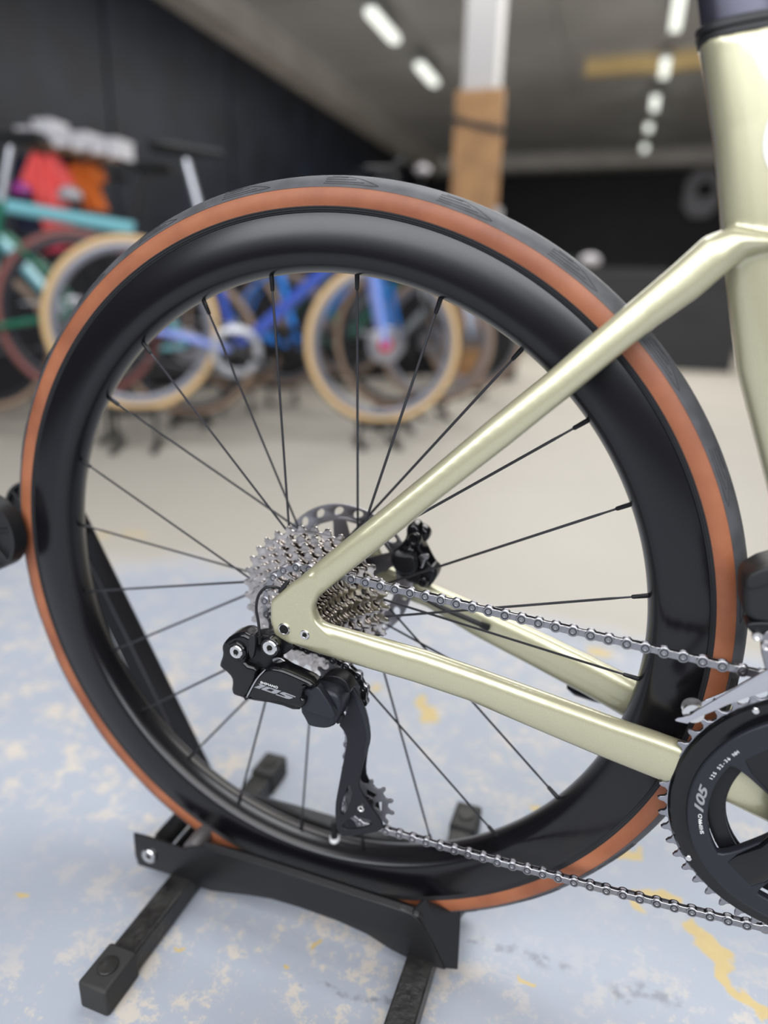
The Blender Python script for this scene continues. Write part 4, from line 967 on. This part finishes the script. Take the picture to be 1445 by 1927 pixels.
# raised arms
for a_ in (230, 318, 42, 134):
    t_ = math.radians(a_); d_ = Vector((math.cos(t_), 0, math.sin(t_))); n_ = Vector((-math.sin(t_), 0, math.cos(t_))); c0 = Vector((BBX, YF - .0105, BBZ))
    MB().loft([(c0 + d_ * .02, n_ * .018, Vector((0, .006, 0))), (c0 + d_ * .042, n_ * .013, Vector((0, .0045, 0))), (c0 + d_ * .060, n_ * .014, Vector((0, .0020, 0))), (c0 + d_ * .070, n_ * .012, Vector((0, .0002, 0)))], 20, 2.6).build('spider_arm', M_gloss, ck, 50)
MB().revolve([(.022, -.016), (.022, .01), (.012, .01), (.012, -.020), (.019, -.020)], (BBX, YF, BBZ), 36).build('crank_boss', M_gloss, ck)
ca = math.radians(-38); d_ = Vector((math.cos(ca), 0, math.sin(ca))); n_ = Vector((-math.sin(ca), 0, math.cos(ca)))
MB().loft([(Vector((BBX, YF - .020, BBZ)) + d_ * s, n_ * w, Vector((0, t2, 0))) for s, w, t2 in ((-.012, .018, .010), (.03, .019, .011), (.09, .016, .009), (.155, .014, .008), (.182, .012, .007))], 24, 2.8).build('crank_arm', M_gloss, ck, 50)
d2 = -d_
EL = Y(1096, 1286, .082); SL = Vector((BBX, .064, BBZ)); dL = (EL - SL); lenL = dL.length; dL.normalize(); nL = Vector((-dL.z, 0, dL.x)).normalized()
MB().loft([(SL + dL * s_, nL * w, Vector((0, .007, 0))) for s_, w in ((0, .018), (.04, .016), (lenL - .05, .0150), (lenL - .012, .0158), (lenL + .006, .0140), (lenL + .014, .0080))], 24, 2.6).build('crank_arm', M_gloss, ck, 50)
def ring_text(s, a0, r_, h_, da, m, sx=1.0, shear=0.0, bold=0.0):
    # letters set one by one round the spider, tops outwards to the left
    for i, ch in enumerate(s):
        if ch == ' ': continue
        t_ = math.radians(a0 + da * i); o_ = Vector((BBX + r_ * math.cos(t_), YF - .0107, BBZ + r_ * math.sin(t_)))
        al = Vector((-math.sin(t_), 0, math.cos(t_))) * (1 if da > 0 else -1)
        text('print', ch, o_, al, h_, m, sp_, sx=sx, shear=shear, align='CENTER', bold=bold)
sp_ = [o for o in ck.children if o.name.startswith('spider')][0]
ring_text('SHIMANO', 199, .0775, .0026, -1.75, M_white, 1.1)
ring_text('105', 185.0, .0770, .0058, -5.4, M_greyprint, 1.9, .4, .03)
ring_text('12S 52-36 NH', 164, .0775, .0024, -1.9, M_white, 1.0)

# ---- front derailleur
fd = empty('front_derailleur', (0, 0, 0)); fd.parent = bike; fd.location = -OFF[bike.name]; OFF[fd.name] = Vector((0, 0, 0)); fd['label'] = 'front derailleur with polished cage and black motor'
k8 = lambda P_: [(1200 + a_ / 5.898, 1220 + b_ / 5.898) for a_, b_ in P_]
fo = k8([(412, 792), (440, 770), (575, 748), (640, 700), (900, 545), (1180, 385), (1300, 312), (1500, 195), (1700, 90), (1760, 330), (1560, 420), (1445, 470), (1200, 550), (1000, 622), (850, 690), (700, 752), (600, 800), (550, 832), (430, 808)])
o = plate('cage_plate', XZ(fo, -.0570), -.0575, .0012, M_polish, fd, .00015, 1); o['label'] = 'polished silver outer cage plate'
fi = k8([(480, 770), (560, 690), (700, 620), (1000, 500), (1300, 330), (1560, 200), (1600, 420), (1300, 480), (900, 640), (620, 780)])
plate('cage_plate', smooth_loop(XZ(fi, -.0400), 1), -.0372, .0012, M_polish, fd, .0004)
p = Y(1304, 1339, -.052); MB().revolve([(.0075, 0), (.0070, -.0014), (.0028, -.0016), (.0022, -.0006), (.00001, -.0006), (.00001, .008), (.0075, .008)], (p.x, -.054, p.z), 28, False).build('cage_screw', M_silver, fd)
mb_ = [(1397, 1087), (1410, 1075), (1440, 1058), (1500, 1050), (1530, 1080), (1530, 1150), (1500, 1168), (1420, 1165), (1400, 1152), (1396, 1130)]
plate('motor', smooth_loop(XZ(mb_, -.052), 1), -.060, .034, M_plastic, fd, .005, 3)
plate('motor_cap', smooth_loop(XZ([(1400, 1080), (1440, 1062), (1500, 1056), (1520, 1085), (1460, 1092), (1404, 1110)], -.058), 1), -.0625, .006, M_plastic, fd, .002, 2)
plate('link_arm', smooth_loop(XZ([(1402, 1168), (1440, 1166), (1500, 1170), (1500, 1230), (1450, 1240), (1430, 1200), (1404, 1180)], -.056), 1), -.060, .016, M_black, fd, .0015, 2)
plate('link_plate', smooth_loop(XZ([(1432, 1182), (1470, 1180), (1480, 1262), (1440, 1262), (1428, 1215)], -.056), 1), -.0615, .004, M_steel, fd, .0008, 2)
for q_ in ((1424, 1196), (1441, 1214)):
    p = Y(*q_, -.061); bolt('link_screw', (p.x, -.0635, p.z), .0032, .003, M_silver, fd, .5)

# ---- brake caliper and hose
bc = empty('brake_caliper', (0, 0, 0)); bc.parent = bike; bc.location = -OFF[bike.name]; OFF[bc.name] = Vector((0, 0, 0)); bc['label'] = 'black flat-mount disc brake caliper'
k7 = lambda P_: [(690 + a_ / 8.756, 960 + b_ / 8.756) for a_, b_ in P_]
def cpl(name, P_, yf, th, m, bev=.002, res=3, s=1): return plate(name, smooth_loop(XZ(k7(P_), yf), s), yf, th, m, bc, bev, res)
cpl('caliper_body', [(640, 290), (720, 220), (800, 240), (850, 300), (900, 420), (900, 600), (960, 720), (1040, 880), (1160, 1040), (1100, 1180), (1010, 1300), (860, 1250), (640, 1190), (500, 1080), (420, 960), (370, 800), (420, 680), (560, 560), (640, 460)], .0470, .020, M_gloss, .004, 4)
cpl('piston_housing', [(430, 700), (560, 740), (740, 740), (800, 800), (830, 1000), (760, 1060), (560, 1080), (430, 960), (390, 820)], .0330, .012, M_black, .003, 3)
cpl('hose_banjo', [(840, 270), (920, 270), (1010, 350), (1030, 440), (980, 530), (900, 540), (850, 440)], .0560, .014, M_gloss, .004, 4)
cpl('bridge', [(650, 600), (760, 620), (800, 700), (790, 860), (840, 980), (700, 990), (560, 900), (540, 740)], .0400, .010, M_gloss, .004, 4)
cpl('mount_foot', [(860, 980), (1060, 930), (1160, 1040), (1110, 1180), (1010, 1300), (900, 1260), (840, 1130)], .0420, .022, M_black, .004, 4)
cpl('pad_spring', [(860, 740), (1000, 720), (1020, 800), (960, 830), (930, 960), (870, 970), (880, 860), (840, 800)], .0400, .004, M_steel, .0008, 1)
p = Y(*k7([(780, 495)])[0], .038); bolt('caliper_bolt', (p.x, .0375, p.z), .0065, .006, M_gloss, bc, .5)
p = Y(*k7([(920, 1195)])[0], .036); bolt('caliper_bolt', (p.x, .0355, p.z), .0050, .006, M_gloss, bc, .5)
p = Y(715, 1066, .034); bolt('adapter_bolt', (p.x, .050, p.z), .0050, .006, M_black, bc, .5)
cpl('mount_adapter', [(60, 860), (160, 840), (300, 900), (350, 980), (280, 1040), (150, 1010), (80, 960)], .0540, .010, M_black, .003, 3)
hs = smooth_path([Y(780, 1112, .042), Y(800, 1126, .040), Y(835, 1145, .041), Y(875, 1162, .043), Y(905, 1175, .046), Y(916, 1180, .051)])
MB().tube(hs, .0026, 12).build('brake_hose', M_plastic, bc)
MB().tube([hs[-6], hs[-3], hs[-1]], [.0030, .0036, .0040], 12).build('hose_port', M_plastic, bc)

# ================================================================== display stand
stand = empty('bike_stand', (0, 0, 0), 'black steel display stand clamping the rear wheel', 'stand')
z0 = -.022
def pz(pts, y): return XZ(pts, y)
cr4 = lambda P_: [(150 + a_ / 1.9267, 1400 + b_ / 1.9267) for a_, b_ in P_]
pl1 = cr4([(197, 322), (245, 334), (375, 378), (445, 370), (640, 428), (860, 500), (1060, 565), (1205, 612), (1238, 645), (1280, 720), (1325, 815), (1300, 808), (1205, 780), (1130, 742), (1040, 685), (940, 640), (800, 590), (700, 560), (620, 547), (480, 530), (440, 518), (390, 490), (300, 462), (215, 436), (203, 400)])
near = plate('side_plate', pz(pl1, -.043), -.0445, .003, M_stand, stand, .0010, 2)
far_pts = [(x, z) for x, z in pz(pl1, -.043)]
plate('side_plate', far_pts, .0415, .003, M_stand, stand, .0010, 2)
# in-turned top flanges leading down to the tyre
topn = [Y(*q_, -.043) for q_ in cr4([(445, 370), (640, 428), (860, 500), (1060, 565), (1205, 612)])]
for s in (1, -1):
    V = []; F = []
    for p in topn:
        for dy, dz in ((0, 0), (.004, .0022), (.018, -.010), (.018, -.012), (.004, .0002), (0, -.002)):
            V.append((p.x, s * (-.0430 + dy), p.z + dz))
    n = len(topn)
    for i in range(n - 1):
        for k in range(6): F.append((i * 6 + k, i * 6 + (k + 1) % 6, (i + 1) * 6 + (k + 1) % 6, (i + 1) * 6 + k))
    F.append(tuple(range(6))); F.append(tuple(range((n - 1) * 6, n * 6)))
    mk('top_flange', V, F, M_stand, stand, 50)
# folded end gussets at the front of the plates
gx = topn[-1]
for s in (1, -1):
    tri = [Vector((gx.x, -.0430 * s, gx.z)), Vector((gx.x + .008, -.026 * s, gx.z + .002)), Vector((gx.x + .046, -.0405 * s, .024)), Vector((gx.x + .030, -.0430 * s, .022)), Vector((gx.x + .040, -.010 * s, .055)), Vector((gx.x + .034, -.004 * s, .028))]
    th = Vector((.0015, 0, 0))
    V = tri + [t_ + Vector((-.003, 0, -.001)) for t_ in tri]
    mk('end_gusset', V, [(0, 1, 2, 3), (1, 4, 5, 2), (6, 9, 8, 7), (7, 8, 11, 10), (0, 3, 9, 6), (1, 0, 6, 7), (4, 1, 7, 10), (5, 4, 10, 11), (2, 5, 11, 8), (3, 2, 8, 9)], M_stand, stand, 30)
    MB().tube([(gx.x - .012, -.041 * s, gx.z - .001), (gx.x + .004, -.040 * s, gx.z - .004), (gx.x + .010, -.034 * s, gx.z - .014)], .0035, 10).build('rolled_edge', M_stand, stand)
# channel end plate visible under the tyre
ep = [(.128, .030), (.160, .026), (.158, .062), (.135, .058)]
MB().box((.118, -.040, .022), (.122, .040, .052)).build('cross_plate', M_stand, stand)
MB().box((-.166, -.040, .022), (-.162, .040, .050)).build('cross_plate', M_stand, stand)
# feet
FT = [(-.148, -.175, .172), (.119, -.185, .172)]
for fx, ya, yb in FT:
    hw = .0130
    b = MB(); b.box((fx - hw, ya + .005, .002), (fx + hw, yb - .005, .027)); o = b.build('foot_tube', M_foot, stand)
    bv = o.modifiers.new('b', 'BEVEL'); bv.width = .002; bv.segments = 2
    for (yy, s) in ((ya, 1), (yb, -1)):
        y_a, y_b = (yy - .002, yy + .042) if s == 1 else (yy - .042, yy + .002)
        b = MB(); b.box((fx - hw - .0028, y_a, 0), (fx + hw + .0028, y_b, .0305)); cap = b.build('end_cap', M_cap, stand)
        bv = cap.modifiers.new('b', 'BEVEL'); bv.width = .0035; bv.segments = 3
        yc = (y_a + y_b) / 2
        b = MB(); b.revolve([(.0095, .0), (.0095, -.0012), (.0088, -.0018), (.00001, -.0018), (.00001, 0)], (0, 0, 0), 28)
        o = b.build('cap_disc', M_foot, stand); o.data.transform(Matrix.Translation((fx, yc, .0305)) @ Matrix.Rotation(-PI / 2, 4, 'X'))
# rods at the rear end of the plates
rc = Y(281, 1610, -.045); 
bolt('pivot_bolt', (rc.x, -.0475, rc.z), .0085, .004, M_silver, stand, .4)['label'] = 'silver pivot bolt'
MB().tube([(rc.x, -.046, rc.z), (rc.x, .046, rc.z)], .0045, 14).build('cross_rod', M_black, stand)
MB().tube([(rc.x, -.030, rc.z), (rc.x, .020, rc.z)], .0095, 18).build('rod_sleeve', M_plastic, stand)
for k in range(8): MB().revolve([(.0110, -.0012), (.0110, .0012), (.0090, .0012), (.0090, -.0012)], (rc.x, -.020 + k * .005, rc.z), 18).build('sleeve_rib', M_plastic, stand)
r2 = Y(352, 1590, -.042); MB().tube([(r2.x + .004, -.041, r2.z - .006), (r2.x + .004, .041, r2.z - .006)], .0095, 18).build('spacer_tube', mat('grey_spacer', (.14, .13, .13), rough=.5, metal=.5), stand)
# leaning arm on the far side, a folded channel
top1, top2 = Y(140, 930, .050), Y(128, 990, .050); bot1, bot2 = Y(414, 1488, .050), Y(320, 1440, .050)
A_ = Y(147, 945, .052); B_ = Y(410, 1478, .052); dA = (B_ - A_).normalized(); nA = Vector((-dA.z, 0, dA.x));
if nA.x > 0: nA = -nA
TT = A_ - dA * .045; BT = B_ + dA * .012; w1 = .044; w2 = .054
def slab(name, q0, q1, wa, wb_, y_, m_):
    q0, q1 = q0 + Vector((0, y_, 0)), q1 + Vector((0, y_, 0)); P4 = [q0, q1, q1 + nA * wb_, q0 + nA * wa]
    return mk(name, P4 + [v + Vector((0, .003, 0)) for v in P4], [(0, 1, 2, 3), (7, 6, 5, 4), (0, 4, 5, 1), (1, 5, 6, 2), (2, 6, 7, 3), (3, 7, 4, 0)], m_, stand)
slab('leaning_arm', TT, BT, .024, .026, 0, M_stand)
slab('arm_web', TT + nA * .0235, BT + nA * .0255, .022, .030, .004, M_black)
MB().tube([TT + nA * .0238, BT + nA * .0258], .0016, 8).build('fold_highlight', mat('highlight_grey', (.16, .16, .18), rough=.3, metal=.6), stand)  # highlight along the fold, painted as a thin paler strip
# cross tube and ribbed rollers gripping the tyre
rx = Y(-18, 1000, -.031); ra = Vector((rx.x, 0, rx.z))
MB().tube([(ra.x, -.034, ra.z), (ra.x, .060, ra.z)], .006, 14).build('roller_axle', M_black, stand)
TTc = TT + Vector((0, .002, 0)); MB().tube([TTc, Vector((ra.x, .058, ra.z))], .012, 12).build('axle_bracket', M_stand, stand)
for s in (-1, 1):
    y_ = s * .031; R_ = .0395
    b = MB(); b.revolve([(R_, .008), (R_, -.008), (R_ - .0035, -.008), (R_ - .0045, -.0030), (.007, -.0030), (.007, .004), (R_ - .0045, .004), (R_ - .0035, .008)], (ra.x, y_, ra.z), 48); b.build('roller', M_plastic, stand)
    for k in range(6):
        a_ = k * PI / 3 + .25; d_ = Vector((math.cos(a_), 0, math.sin(a_))); n_ = Vector((-math.sin(a_), 0, math.cos(a_)))
        MB().loft([(ra + Vector((0, y_ - .005, 0)) + d_ * .006, n_ * .0011, Vector((0, .003, 0))), (ra + Vector((0, y_ - .005, 0)) + d_ * (R_ - .003), n_ * .0011, Vector((0, .003, 0)))], 8, 4).build('roller_rib', M_plastic, stand)
    MB().revolve([(.0075, -.0085), (.0075, .0085), (.00001, .0085), (.00001, -.0085)], (ra.x, y_, ra.z), 20).build('roller_boss', M_plastic, stand)
